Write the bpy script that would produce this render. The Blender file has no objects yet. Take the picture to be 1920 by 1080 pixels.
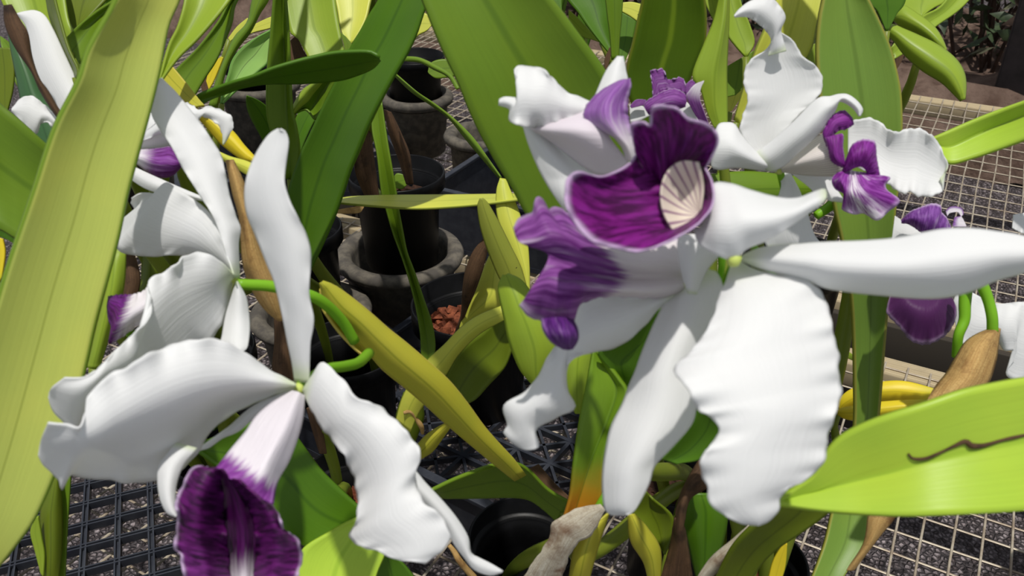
import bpy, math, random
import numpy as np
from mathutils import Vector

S = bpy.context.scene
COL = S.collection
rng = random.Random(7)
PI = math.pi

# ------------------------------------------------------------------ camera
FPX = 1600.0
PITCH = math.radians(30.7)
CAM = np.array([0.0, 0.0, 0.63])          # bench top is z = 0, heading +Y
RIGHT = np.array([1.0, 0, 0])
UP = np.array([0, math.sin(PITCH), math.cos(PITCH)])
FWD = np.array([0, math.cos(PITCH), -math.sin(PITCH)])
cd = bpy.data.cameras.new('camera')
cam = bpy.data.objects.new('camera', cd)
COL.objects.link(cam)
cam.location = CAM
cam.rotation_euler = (PI / 2 - PITCH, 0, 0)
cd.sensor_width = 36
cd.lens = FPX / 1920 * 36
cd.clip_start = 0.01
cd.dof.use_dof = True
cd.dof.focus_distance = 0.80
cd.dof.aperture_fstop = 20
S.camera = cam

# ------------------------------------------------------------------ light
w = bpy.data.worlds.new('sky')
S.world = w
w.use_nodes = True
nt = w.node_tree
bg = nt.nodes['Background']
bg.inputs[0].default_value = (0.86, 0.91, 1.0, 1)
bg.inputs[1].default_value = 0.40
sd = bpy.data.lights.new('sun', 'SUN')
sd.energy = 3.0
sd.angle = math.radians(1.2)
sd.color = (1.0, 0.965, 0.90)
sun = bpy.data.objects.new('sun', sd)
COL.objects.link(sun)
sun.rotation_euler = Vector((0.02, -0.24, 1.0)).to_track_quat('Z', 'Y').to_euler()
S.view_settings.view_transform = 'Standard'
S.view_settings.look = 'None'
S.view_settings.gamma = 1
S.view_settings.use_curve_mapping = False
S.view_settings.exposure = 0.22


# ------------------------------------------------------------------ helpers
def W(x, y, d):
    return CAM + d * (FWD + (x - 960) / FPX * RIGHT + (540 - y) / FPX * UP)


def G(x, y, z=0.0):
    v = FWD + (x - 960) / FPX * RIGHT + (540 - y) / FPX * UP
    return CAM + v * ((z - CAM[2]) / v[2])


def lin(c):
    c = np.array(c, float) / 255
    return tuple(np.where(c <= 0.04045, c / 12.92, ((c + 0.055) / 1.055) ** 2.4)) + (1.0,)


def spline(pts, n):
    """n points at even arc length on a Catmull-Rom curve through pts."""
    p = np.array(pts, float)
    if len(p) == 2:
        t = np.linspace(0, 1, n)[:, None]
        return p[0] * (1 - t) + p[1] * t
    q = np.vstack([2 * p[0] - p[1], p, 2 * p[-1] - p[-2]])
    out = []
    for i in range(len(p) - 1):
        a, b, c, d = q[i:i + 4]
        for t in np.linspace(0, 1, 12, endpoint=False):
            out.append(0.5 * (2 * b + (c - a) * t + (2 * a - 5 * b + 4 * c - d) * t * t + (3 * b - a - 3 * c + d) * t ** 3))
    out.append(p[-1])
    o = np.array(out)
    s = np.concatenate([[0], np.cumsum(np.linalg.norm(np.diff(o, axis=0), axis=1))])
    tt = np.linspace(0, s[-1], n)
    return np.stack([np.interp(tt, s, o[:, k]) for k in range(o.shape[1])], 1)


def smooth_list(vals, n):
    v = np.array(vals, float)
    if v.ndim == 0:
        return np.full(n, float(v))
    if len(v) < 3:
        return np.interp(np.linspace(0, 1, n), np.linspace(0, 1, len(v)), v)
    p = np.stack([np.linspace(0, 1, len(v)), v], 1)
    o = spline(p, 200)
    return np.interp(np.linspace(0, 1, n), o[:, 0], o[:, 1])


class MB:
    """Collects surfaces and builds them as ONE mesh object."""

    def __init__(self):
        self.v, self.f, self.uv, self.m = [], [], [], []

    def add(self, verts, faces, uvs=None, mat=0):
        o = len(self.v)
        self.v += [tuple(p) for p in verts]
        for i, f in enumerate(faces):
            self.f.append([o + k for k in f])
            self.uv.append([uvs[k] for k in f] if uvs is not None else [(0, 0)] * len(f))
            self.m.append(mat)

    def grid(self, P, mat=0, closed=False):
        n, m = P.shape[:2]
        V = P.reshape(-1, 3)
        U = [(j / (m - 1), i / (n - 1)) for i in range(n) for j in range(m)]
        F = [(i * m + j, i * m + j + 1, (i + 1) * m + j + 1, (i + 1) * m + j) for i in range(n - 1) for j in range(m - 1)]
        self.add(V, F, U, mat)

    def loft(self, edges, D, n=44, m=13, off=None, bul=0.0, ruf=0.0, rf=6.0, tilt=0.0, mat=0, crease=False,
             jag=0.0, seed=None, tip=0.0, curl=0.0):
        """Surface spanned by photo outlines, each set at its own distance D (m) along it."""
        r = np.random.RandomState(abs(len(self.v) + int(edges[0][-1][0]) * 7 + int(edges[0][-1][1])) % 99991 if seed is None else seed)
        E = [spline(e, n) for e in edges]
        k = len(E)
        u = np.linspace(0, 1, m)
        v = np.linspace(0, 1, n)
        P2 = np.zeros((n, m, 2))
        offs = np.array(off if off is not None else [0] * k, float)
        O = np.zeros((n, m))
        for i in range(n):
            q = np.array([e[i] for e in E])
            qq = np.column_stack([q, offs])
            if k == 2 or crease:
                x = np.linspace(0, 1, k)
                for c in range(2):
                    P2[i, :, c] = np.interp(u, x, qq[:, c])
                O[i] = np.interp(u, x, qq[:, 2])
            else:
                # parametric (not arc-length) Catmull-Rom across
                ext = np.vstack([2 * qq[0] - qq[1], qq, 2 * qq[-1] - qq[-2]])
                for j, uu in enumerate(u):
                    s = min(uu * (k - 1), k - 1 - 1e-6)
                    a = int(s)
                    t = s - a
                    A, B, C_, D_ = ext[a:a + 4]
                    z = 0.5 * (2 * B + (C_ - A) * t + (2 * A - 5 * B + 4 * C_ - D_) * t * t + (3 * B - A - 3 * C_ + D_) * t ** 3)
                    P2[i, j] = z[:2]
                    O[i, j] = z[2]
        env = np.clip(np.sin(PI * np.clip(v, 0.02, 0.98)), 0, 1) ** 0.5
        Dv = smooth_list(D, n)
        Z = Dv[:, None] + O * env[:, None] - bul * np.sin(PI * u)[None] * env[:, None]
        Z = Z + smooth_list(tilt, n)[:, None] * (u - 0.5)[None]
        wgt = np.abs(2 * u - 1) ** 4
        if ruf or jag:
            for side in (0, 1):
                sel = (u <= 0.5) if side == 0 else (u > 0.5)
                ph = r.rand(4) * 6.28
                wav = np.sin(rf * 6.28 * v + ph[0]) + 0.6 * np.sin(rf * 1.83 * 6.28 * v + ph[1]) + 0.35 * np.sin(rf * 3.7 * 6.28 * v + ph[2])
                wav = wav * env ** 2
                Z += ruf * wav[:, None] * (wgt * sel)[None]
                if jag:
                    g = (np.sin(rf * 2.6 * 6.28 * v + ph[3]) + 0.7 * np.sin(rf * 4.9 * 6.28 * v + ph[1])) * env
                    d2 = E[0] - E[-1]
                    d2 /= (np.linalg.norm(d2, axis=1)[:, None] + 1e-6)
                    sg = 1 if side == 0 else -1
                    P2 += (jag * sg * g[:, None] * d2)[:, None, :] * (np.abs(2 * u - 1) ** 6 * sel)[None, :, None]
        if curl:
            Z += curl * (wgt * env[:, None])
        P = CAM + Z[..., None] * (FWD + ((P2[..., 0] - 960) / FPX)[..., None] * RIGHT + ((540 - P2[..., 1]) / FPX)[..., None] * UP)
        self.grid(P, mat)

    def tube_world(self, C, R, seg=12, mat=0, cap=True):
        C = np.array(C, float)
        n = len(C)
        R = smooth_list(R, n)
        T = np.gradient(C, axis=0)
        T /= np.linalg.norm(T, axis=1)[:, None] + 1e-12
        a = np.array([0.31, 0.2, 0.93])
        P = np.zeros((n, seg + 1, 3))
        N = np.cross(T[0], a)
        for i in range(n):
            N = N - T[i] * N.dot(T[i])
            N /= np.linalg.norm(N)
            B = np.cross(T[i], N)
            for j in range(seg + 1):
                t = 2 * PI * j / seg
                P[i, j] = C[i] + R[i] * (math.cos(t) * N + math.sin(t) * B)
        if cap:
            P = np.concatenate([np.repeat(C[:1], seg + 1, 0)[None], P, np.repeat(C[-1:], seg + 1, 0)[None]])
        self.grid(P, mat)

    def tube(self, pts, rpx, n=30, seg=12, mat=0):
        """pts: photo x, y and distance; rpx: radius in photo pixels."""
        q = spline(pts, n)
        C = np.array([W(*p) for p in q])
        r = smooth_list(rpx, n) * q[:, 2] / FPX
        self.tube_world(C, r, seg, mat)

    def lathe(self, prof, c, seg=48, mat=0, wob=0.0, ph=0.0):
        pr = np.array(prof, float)
        t = np.linspace(0, 2 * PI, seg + 1)
        P = np.zeros((len(pr), seg + 1, 3))
        for i, (r, z) in enumerate(pr):
            rr = r * (1 + wob * np.sin(3 * t + ph) + wob * 0.6 * np.sin(7 * t + ph * 2))
            P[i] = np.stack([c[0] + rr * np.cos(t), c[1] + rr * np.sin(t), np.full_like(t, c[2] + z)], 1)
        self.grid(P, mat)

    def box(self, c, ax, hx, hy, hz, mat=0):
        """box centred at c; ax = heading of its x axis (unit 2-vector)."""
        X = np.array([ax[0], ax[1], 0.0])
        Y = np.array([-ax[1], ax[0], 0.0])
        Zz = np.array([0, 0, 1.0])
        V = [np.array(c) + X * hx * a + Y * hy * b + Zz * hz * d for a in (-1, 1) for b in (-1, 1) for d in (-1, 1)]
        F = [(0, 1, 3, 2), (4, 6, 7, 5), (0, 4, 5, 1), (2, 3, 7, 6), (0, 2, 6, 4), (1, 5, 7, 3)]
        U = [((a + 1) / 2, (b + 1) / 2) for a in (-1, 1) for b in (-1, 1) for d in (-1, 1)]
        self.add(V, F, U, mat)

    def build(self, name, mats, parent=None, thick=0.0, label=None, smooth=True, merge=True, bevel=0.0):
        if not isinstance(mats, (list, tuple)):
            mats = [mats]
        root = parent
        base = np.zeros(3)
        while root is not None:
            base = base + np.array(root.location)
            root = root.parent
        me = bpy.data.meshes.new(name)
        V = np.array(self.v) - base
        me.from_pydata(V.tolist(), [], self.f)
        ul = me.uv_layers.new(name='UVMap')
        flat = [c for f in self.uv for p in f for c in p]
        ul.data.foreach_set('uv', flat)
        for mm in mats:
            me.materials.append(mm)
        me.polygons.foreach_set('material_index', self.m)
        me.polygons.foreach_set('use_smooth', [smooth] * len(self.f))
        if merge:
            import bmesh
            b = bmesh.new()
            b.from_mesh(me)
            bmesh.ops.remove_doubles(b, verts=b.verts, dist=1e-6)
            bmesh.ops.recalc_face_normals(b, faces=b.faces)
            b.to_mesh(me)
            b.free()
        me.update()
        o = bpy.data.objects.new(name, me)
        COL.objects.link(o)
        if parent is not None:
            o.parent = parent
        if thick:
            s = o.modifiers.new('thickness', 'SOLIDIFY')
            s.thickness = thick
            s.offset = 0
        if bevel:
            s = o.modifiers.new('bevel', 'BEVEL')
            s.width = bevel
            s.segments = 2
        if label:
            o['label'] = label
        return o


def tag(o, label=None, cat=None, group=None, kind=None):
    if label:
        o['label'] = label
    if cat:
        o['category'] = cat
    if group:
        o['group'] = group
    if kind:
        o['kind'] = kind
    return o


def thing(name, loc, label, cat, group=None):
    o = bpy.data.objects.new(name, None)
    o.empty_display_size = 0.02
    COL.objects.link(o)
    o.location = [float(c) for c in loc]
    return tag(o, label, cat, group)


# ------------------------------------------------------------------ materials
def nodes(name):
    m = bpy.data.materials.new(name)
    m.use_nodes = True
    t = m.node_tree
    t.nodes.clear()
    out = t.nodes.new('ShaderNodeOutputMaterial')
    return m, t, out


def N(t, kind, **kw):
    n = t.nodes.new('ShaderNode' + kind)
    for k, v in kw.items():
        if k.startswith('i_'):
            key = k[2:]
            n.inputs[int(key) if key.isdigit() else key.replace('_', ' ')].default_value = v
        else:
            setattr(n, k, v)
    return n


def math_n(t, op, a, b=None, c=None):
    n = t.nodes.new('ShaderNodeMath')
    n.operation = op
    for i, x in enumerate((a, b, c)):
        if x is None:
            continue
        if isinstance(x, (int, float)):
            n.inputs[i].default_value = x
        else:
            t.links.new(x, n.inputs[i])
    return n.outputs[0]


def mix_c(t, fac, a, b, blend='MIX'):
    n = t.nodes.new('ShaderNodeMix')
    n.data_type = 'RGBA'
    n.blend_type = blend
    for sock, x in ((n.inputs[0], fac), (n.inputs[6], a), (n.inputs[7], b)):
        if isinstance(x, (int, float)):
            sock.default_value = x
        elif isinstance(x, tuple):
            sock.default_value = x
        else:
            t.links.new(x, sock)
    return n.outputs[2]


def sstep(t, x, a, b):
    n = t.nodes.new('ShaderNodeMapRange')
    n.interpolation_type = 'SMOOTHSTEP'
    t.links.new(x, n.inputs[0])
    n.inputs[1].default_value = a
    n.inputs[2].default_value = b
    return n.outputs[0]


def uv_nodes(t):
    tc = N(t, 'TexCoord')
    sp = N(t, 'SeparateXYZ')
    t.links.new(tc.outputs['UV'], sp.inputs[0])
    return tc, sp.outputs[0], sp.outputs[1]


def noise(t, vec, scale, detail=3.0, mapping=None, rough=0.5):
    n = N(t, 'TexNoise')
    n.inputs['Scale'].default_value = scale
    n.inputs['Detail'].default_value = detail
    n.inputs['Roughness'].default_value = rough
    if mapping is not None:
        mp = N(t, 'Mapping')
        mp.inputs['Scale'].default_value = mapping
        t.links.new(vec, mp.inputs['Vector'])
        vec = mp.outputs[0]
    t.links.new(vec, n.inputs['Vector'])
    return n.outputs['Fac']


def finish(t, out, col, rough, trans=0.0, tcol=None, bump=None, bstr=0.2, bdist=0.001, spec=0.4, coat=0.0):
    p = N(t, 'BsdfPrincipled')
    if isinstance(col, tuple):
        p.inputs['Base Color'].default_value = col
    else:
        t.links.new(col, p.inputs['Base Color'])
    if isinstance(rough, (int, float)):
        p.inputs['Roughness'].default_value = rough
    else:
        t.links.new(rough, p.inputs['Roughness'])
    p.inputs['Specular IOR Level'].default_value = spec
    if bump is not None:
        b = N(t, 'Bump')
        b.inputs['Strength'].default_value = bstr
        b.inputs['Distance'].default_value = bdist
        t.links.new(bump, b.inputs['Height'])
        t.links.new(b.outputs[0], p.inputs['Normal'])
    if trans:
        tr = N(t, 'BsdfTranslucent')
        c = col if tcol is None else tcol
        if isinstance(c, tuple):
            tr.inputs[0].default_value = c
        else:
            t.links.new(c, tr.inputs[0])
        if bump is not None:
            t.links.new(b.outputs[0], tr.inputs['Normal'])
        mx = N(t, 'MixShader')
        mx.inputs[0].default_value = trans
        t.links.new(p.outputs[0], mx.inputs[1])
        t.links.new(tr.outputs[0], mx.inputs[2])
        t.links.new(mx.outputs[0], out.inputs[0])
    else:
        t.links.new(p.outputs[0], out.inputs[0])


def leaf_mat(name, base, tip=None, edge=None, rib=(0.5, 0.022), ribc=None, trans=0.22, spots=0.0, t0=0.55, t1=1.0, rough=0.42, mott=0.25):
    """Glossy strap-leaf: lengthwise veins, midrib line, mottling, optional yellowing towards v = 1 or the edges."""
    m, t, out = nodes(name)
    tc, u, v = uv_nodes(t)
    c = lin(base)
    st = noise(t, tc.outputs['UV'], 1.0, 2.0, (46, 2.2, 1))
    mo = noise(t, tc.outputs['Object'], 26.0, 3.0)
    fine = noise(t, tc.outputs['Object'], 260.0, 2.0)
    dark = tuple(x * 0.90 for x in c[:3]) + (1,)
    lite = tuple(min(1, x * 1.08) for x in c[:3]) + (1,)
    col = mix_c(t, st, dark, lite)
    col = mix_c(t, math_n(t, 'MULTIPLY', sstep(t, mo, 0.35, 0.75), mott), col, tuple(min(1, a * b) for a, b in zip(c[:3], (1.5, 1.22, 1.0))) + (1,))
    if tip is not None:
        f = sstep(t, math_n(t, 'ADD', v, math_n(t, 'MULTIPLY', math_n(t, 'SUBTRACT', mo, 0.5), 0.35)), t0, t1)
        col = mix_c(t, f, col, lin(tip))
    au = math_n(t, 'ABSOLUTE', math_n(t, 'SUBTRACT', u, 0.5))
    if edge is not None:
        col = mix_c(t, sstep(t, au, 0.465, 0.495), col, lin(edge))
    if rib is not None:
        k = math_n(t, 'SUBTRACT', 1.0, sstep(t, au, rib[1] * 0.3, rib[1] * 2.2))
        rc = lin(ribc) if ribc else tuple(x * 0.55 for x in c[:3]) + (1,)
        col = mix_c(t, math_n(t, 'MULTIPLY', k, rib[0]), col, rc)
    if spots:
        vo = N(t, 'TexVoronoi')
        vo.inputs['Scale'].default_value = 170
        t.links.new(tc.outputs['Object'], vo.inputs['Vector'])
        s = math_n(t, 'MULTIPLY', math_n(t, 'LESS_THAN', vo.outputs['Distance'], 0.20), math_n(t, 'GREATER_THAN', mo, 0.55))
        col = mix_c(t, math_n(t, 'MULTIPLY', s, spots), col, lin((30, 22, 10)))
    h = math_n(t, 'ADD', math_n(t, 'MULTIPLY', st, 0.6), math_n(t, 'MULTIPLY', fine, 0.25))
    tcol = mix_c(t, 1.0, col, (1.0, 0.92, 0.35, 1), 'MULTIPLY')
    finish(t, out, col, rough, trans, tcol, h, 0.16, 0.0006, spec=0.38)
    return m


def dry_mat(name, c0, c1, c2, trans=0.15):
    m, t, out = nodes(name)
    tc, u, v = uv_nodes(t)
    a = noise(t, tc.outputs['UV'], 1.0, 5.0, (30, 3, 1), 0.65)
    b = noise(t, tc.outputs['Object'], 55.0, 5.0, None, 0.6)
    col = mix_c(t, sstep(t, a, 0.3, 0.7), lin(c0), lin(c1))
    col = mix_c(t, sstep(t, b, 0.5, 0.75), col, lin(c2))
    vo = N(t, 'TexVoronoi', feature='DISTANCE_TO_EDGE')
    vo.inputs['Scale'].default_value = 9
    mp = N(t, 'Mapping')
    mp.inputs['Scale'].default_value = (1, 4, 1)
    t.links.new(tc.outputs['UV'], mp.inputs[0])
    t.links.new(mp.outputs[0], vo.inputs['Vector'])
    crack = sstep(t, vo.outputs['Distance'], 0.0, 0.06)
    col = mix_c(t, math_n(t, 'MULTIPLY', math_n(t, 'SUBTRACT', 1.0, crack), 0.35), col, lin(c2))
    h = math_n(t, 'ADD', a, math_n(t, 'MULTIPLY', crack, 0.3))
    finish(t, out, col, 0.7, trans, None, h, 0.4, 0.001, spec=0.25)
    return m


def petal_mat(name='white_petal', c=(240, 240, 242), tint=(214, 224, 190), trans=0.30, t0=0.9, t1=1.0, stripes=0.0):
    """Crystalline white petal, greenish towards v = 1 (its base)."""
    m, t, out = nodes(name)
    tc, u, v = uv_nodes(t)
    st = noise(t, tc.outputs['UV'], 1.0, 3.0, (34, 2.0, 1))
    fi = noise(t, tc.outputs['Object'], 420.0, 2.0)
    big = noise(t, tc.outputs['Object'], 60.0, 2.0)
    col = mix_c(t, st, tuple(x * 0.965 for x in lin(c)[:3]) + (1,), lin(c))
    col = mix_c(t, sstep(t, v, t0, t1), col, lin(tint))
    if stripes:
        wv = N(t, 'TexWave', wave_type='BANDS', bands_direction='X')
        wv.inputs['Scale'].default_value = 3.2
        wv.inputs['Distortion'].default_value = 1.6
        wv.inputs['Detail'].default_value = 2
        mp = N(t, 'Mapping')
        mp.inputs['Scale'].default_value = (2.0 if stripes < 0.9 else 0.8, 0.5 if stripes < 0.9 else 0.1, 1)
        t.links.new(tc.outputs['UV'], mp.inputs[0])
        t.links.new(mp.outputs[0], wv.inputs[0])
        col = mix_c(t, math_n(t, 'MULTIPLY', sstep(t, wv.outputs['Fac'], 0.7, 1.0), stripes), col, lin((150, 105, 140)))
    h = math_n(t, 'ADD', math_n(t, 'MULTIPLY', st, 0.8), math_n(t, 'ADD', math_n(t, 'MULTIPLY', fi, 0.12), math_n(t, 'MULTIPLY', big, 0.8)))
    finish(t, out, col, 0.55, trans, (0.86, 0.88, 0.80, 1), h, 0.22, 0.0011, spec=0.3)
    return m


def lip_mat(name, a=0.25, b=0.45, axis='v', dark=(72, 10, 78), mid=(118, 36, 138), pale=(196, 150, 214), rim=0.5, rim_at='u', veins=0.7, white=(238, 232, 238),
            streak=0.0, flip=False, fade=None):
    """Frilled lip: white base passing into purple with darker veins and a pale rim."""
    m, t, out = nodes(name)
    tc, u, v = uv_nodes(t)
    x = v if axis == 'v' else u
    y = u if axis == 'v' else v
    if flip:
        x = math_n(t, 'SUBTRACT', 1.0, x)
    mp = (26, 2.4, 1) if axis == 'v' else (2.4, 26, 1)
    mp2 = (9, 1.4, 1) if axis == 'v' else (1.4, 9, 1)
    ve = noise(t, tc.outputs['UV'], 1.0, 4.0, mp, 0.6)
    wi = noise(t, tc.outputs['UV'], 1.0, 3.0, mp2)
    ob = noise(t, tc.outputs['Object'], 90.0, 3.0)
    col = mix_c(t, sstep(t, ve, 0.38, 0.62), lin(dark), lin(mid))
    col = mix_c(t, math_n(t, 'MULTIPLY', sstep(t, wi, 0.52, 0.75), veins), col, lin(pale))
    if fade is not None:
        col = mix_c(t, math_n(t, 'MULTIPLY', sstep(t, math_n(t, 'ADD', v, math_n(t, 'MULTIPLY', math_n(t, 'SUBTRACT', ve, 0.5), 0.9)), 0.55, 1.1), 0.85), col, lin(fade))
    if streak:
        k = math_n(t, 'SUBTRACT', 1.0, sstep(t, math_n(t, 'ABSOLUTE', math_n(t, 'SUBTRACT', y, 0.5)), 0.04, 0.2))
        k = math_n(t, 'MULTIPLY', k, math_n(t, 'MULTIPLY', sstep(t, ve, 0.35, 0.6), streak))
        col = mix_c(t, k, col, lin(white))
    xx = math_n(t, 'ADD', x, math_n(t, 'MULTIPLY', math_n(t, 'SUBTRACT', ve, 0.5), 0.35))
    if b > 0:
        col = mix_c(t, sstep(t, xx, a, b), lin(white), col)
    if rim:
        if rim_at == 'u':
            e = math_n(t, 'ABSOLUTE', math_n(t, 'SUBTRACT', y, 0.5))
            e = sstep(t, math_n(t, 'ADD', e, math_n(t, 'MULTIPLY', math_n(t, 'SUBTRACT', ob, 0.5), 0.03)), 0.45, 0.5)
        elif rim_at == 'y1':
            e = sstep(t, math_n(t, 'ADD', y, math_n(t, 'MULTIPLY', math_n(t, 'SUBTRACT', ob, 0.5), 0.03)), 0.94, 1.0)
        elif rim_at == 'x1':
            e = sstep(t, math_n(t, 'ADD', x, math_n(t, 'MULTIPLY', math_n(t, 'SUBTRACT', ob, 0.5), 0.04)), 0.90, 1.0)
        else:
            e = sstep(t, math_n(t, 'SUBTRACT', 1.0, y), 0.93, 1.0)
        col = mix_c(t, math_n(t, 'MULTIPLY', e, rim), col, lin((222, 198, 232)))
    h = math_n(t, 'ADD', ve, math_n(t, 'MULTIPLY', wi, 1.0))
    finish(t, out, col, 0.5, 0.22, None, h, 0.35, 0.0014, spec=0.3)
    return m


def plain_mat(name, c, rough=0.5, c2=None, scale=40.0, bstr=0.3, bdist=0.001, spec=0.4, metal=0.0, trans=0.0, detail=5.0):
    m, t, out = nodes(name)
    tc = N(t, 'TexCoord')
    a = noise(t, tc.outputs['Object'], scale, detail, None, 0.6)
    col = mix_c(t, sstep(t, a, 0.35, 0.7), lin(c), lin(c2 if c2 else c))
    finish(t, out, col, rough, trans, None, a, bstr, bdist, spec)
    for n in t.nodes:
        if n.type == 'BSDF_PRINCIPLED':
            n.inputs['Metallic'].default_value = metal
    return m


def gravel_mat():
    m, t, out = nodes('gravel')
    tc = N(t, 'TexCoord')
    vo = N(t, 'TexVoronoi')
    vo.inputs['Scale'].default_value = 140
    t.links.new(tc.outputs['Object'], vo.inputs['Vector'])
    ed = N(t, 'TexVoronoi', feature='DISTANCE_TO_EDGE')
    ed.inputs['Scale'].default_value = 140
    t.links.new(tc.outputs['Object'], ed.inputs['Vector'])
    v2 = N(t, 'TexVoronoi')
    v2.inputs['Scale'].default_value = 240
    t.links.new(tc.outputs['Object'], v2.inputs['Vector'])
    bw = N(t, 'RGBToBW')
    t.links.new(vo.outputs['Color'], bw.inputs[0])
    b2 = N(t, 'RGBToBW')
    t.links.new(v2.outputs['Color'], b2.inputs[0])
    col = mix_c(t, sstep(t, bw.outputs[0], 0.2, 0.8), lin((82, 75, 78)), lin((164, 154, 157)))
    col = mix_c(t, math_n(t, 'MULTIPLY', b2.outputs[0], 0.4), col, lin((112, 98, 94)))
    col = mix_c(t, math_n(t, 'SUBTRACT', 1.0, math_n(t, 'ADD', 0.5, math_n(t, 'MULTIPLY', sstep(t, ed.outputs['Distance'], 0.0, 0.12), 0.5))), col, lin((24, 21, 23)))
    big = noise(t, tc.outputs['Object'], 6.0, 3.0)
    col = mix_c(t, math_n(t, 'MULTIPLY', sstep(t, big, 0.45, 0.7), 0.35), col, lin((80, 70, 68)))
    h = math_n(t, 'ADD', sstep(t, ed.outputs['Distance'], 0.0, 0.25), math_n(t, 'MULTIPLY', v2.outputs['Distance'], -0.35))
    finish(t, out, col, 0.85, 0, None, h, 1.0, 0.012, spec=0.2)
    return m


def wood_mat(name, c0, c1):
    m, t, out = nodes(name)
    tc, u, v = uv_nodes(t)
    a = noise(t, tc.outputs['Object'], 14.0, 6.0, (1, 1, 1), 0.65)
    g = noise(t, tc.outputs['UV'], 1.0, 5.0, (1.5, 18, 1), 0.6)
    col = mix_c(t, sstep(t, g, 0.35, 0.7), lin(c0), lin(c1))
    col = mix_c(t, math_n(t, 'MULTIPLY', sstep(t, a, 0.5, 0.8), 0.5), col, lin((70, 62, 52)))
    finish(t, out, col, 0.85, 0, None, g, 0.6, 0.003, spec=0.2)
    return m


M = dict(
    leaf=leaf_mat('leaf_green', (106, 138, 30), ribc=(72, 104, 16)),
    vivid=leaf_mat('leaf_vivid', (98, 132, 18), ribc=(150, 180, 40), rib=(0.8, 0.03), edge=(140, 150, 40)),
    muted=leaf_mat('leaf_muted', (114, 146, 56), ribc=(84, 110, 34), edge=(150, 150, 60)),
    lime=leaf_mat('leaf_lime', (146, 172, 50), ribc=(112, 138, 32)),
    pale=leaf_mat('leaf_pale_lime', (188, 200, 96), ribc=(140, 150, 56), rib=(0.5, 0.010), edge=(120, 150, 40), spots=0.0),
    bright=leaf_mat('leaf_bright', (176, 208, 66), ribc=(140, 178, 40)),
    deep=leaf_mat('leaf_deep_green', (80, 122, 20), ribc=(50, 86, 12)),
    blue=leaf_mat('leaf_blue_green', (72, 112, 70)),
    olive=leaf_mat('leaf_olive', (104, 122, 24), ribc=(74, 88, 16)),
    yellow=leaf_mat('leaf_yellow', (226, 206, 44), ribc=(186, 170, 30), tip=(170, 180, 40), t0=0.8, t1=1.2),
    ylime=leaf_mat('leaf_yellow_lime', (206, 212, 84), ribc=(170, 180, 60), edge=(150, 160, 60)),
    sheath=leaf_mat('spathe_yellow_green', (188, 186, 60), ribc=(120, 130, 24), edge=(214, 196, 90)),
    turn=leaf_mat('leaf_turning', (112, 148, 34), tip=(222, 152, 40), t0=0.6, t1=0.95, ribc=(66, 100, 16)),
    spot=leaf_mat('leaf_speckled', (150, 158, 60), spots=1.0, ribc=(110, 118, 40), edge=(120, 120, 40)),
    rosy=leaf_mat('leaf_pale_rosy_rib', (150, 192, 104), ribc=(96, 116, 60), rib=(0.8, 0.012), edge=(120, 170, 80)),
    stem=leaf_mat('stem_green', (126, 186, 36), rib=None),
    bulb=leaf_mat('pseudobulb_green', (124, 140, 44), rib=None),
    brown=dry_mat('dry_brown', (108, 80, 56), (80, 60, 44), (50, 37, 27)),
    tan=dry_mat('dry_tan', (206, 172, 110), (178, 138, 82), (120, 84, 50)),
    paper=dry_mat('dry_papery', (216, 210, 192), (186, 172, 146), (128, 100, 78)),
    petal=petal_mat(),
    petal_v=petal_mat('white_petal_veined', (238, 232, 226), stripes=0.55, t0=2, t1=3),
    petal_l=petal_mat('white_petal_lilac', (236, 226, 236), t0=2, t1=3),
    hub=petal_mat('flower_base', (200, 214, 110), (170, 196, 60), t0=0.6, t1=1.0, trans=0.1),
    cream=petal_mat('throat_cream', (244, 232, 214), stripes=1.0, t0=2, t1=3),
    black=plain_mat('black_plastic', (9, 9, 10), 0.40, (15, 15, 17), 60, 0.1, 0.0005, 0.16),
    blue_black=plain_mat('tray_plastic', (36, 39, 48), 0.45, (50, 53, 60), 60, 0.12, 0.0006),
    clay=plain_mat('grey_concrete', (76, 72, 67), 0.9, (104, 98, 88), 70, 0.5, 0.0012, 0.2),
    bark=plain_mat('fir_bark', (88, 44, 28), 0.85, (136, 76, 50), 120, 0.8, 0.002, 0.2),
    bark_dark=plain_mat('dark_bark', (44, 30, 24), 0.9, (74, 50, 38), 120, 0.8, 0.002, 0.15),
    root=plain_mat('orchid_root', (176, 160, 128), 0.8, (120, 100, 70), 90, 0.4, 0.001, 0.2),
    wire=plain_mat('galvanised_wire', (178, 168, 150), 0.5, (142, 126, 108), 50, 0.2, 0.0004, 0.5, 0.25),
    wood=wood_mat('weathered_wood', (186, 170, 138), (146, 130, 102)),
    board=wood_mat('shade_toned_grey_board', (70, 64, 56), (54, 50, 46)),  # weathered grey, darkened further to carry the shade in the bench gap
    soil=plain_mat('brown_soil', (110, 92, 82), 0.95, (78, 62, 54), 16, 1.0, 0.02, 0.1, detail=9),
    post=plain_mat('dark_post', (54, 48, 48), 0.8, (42, 38, 38), 20, 0.3, 0.002, 0.2),
    gravel=gravel_mat(),
)


# ================================================================== SETTING
HD = math.radians(28.7)
U1 = np.array([math.sin(HD), math.cos(HD)])         # across the benches, away from the camera
U2 = np.array([math.cos(HD), -math.sin(HD)])        # along the benches
GROUND = -0.30


def bench_xy(s1, s2):
    return U1 * s1 + U2 * s2


mb = MB()
g = 40
P = np.zeros((g, g, 3))
for i in range(g):
    for j in range(g):
        P[i, j] = (-4.5 + 9 * j / (g - 1), -0.8 + 7.2 * i / (g - 1), GROUND + 0.006 * rng.uniform(-1, 1))
mb.grid(P)
tag(mb.build('floor', M['gravel']), kind='structure')

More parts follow.
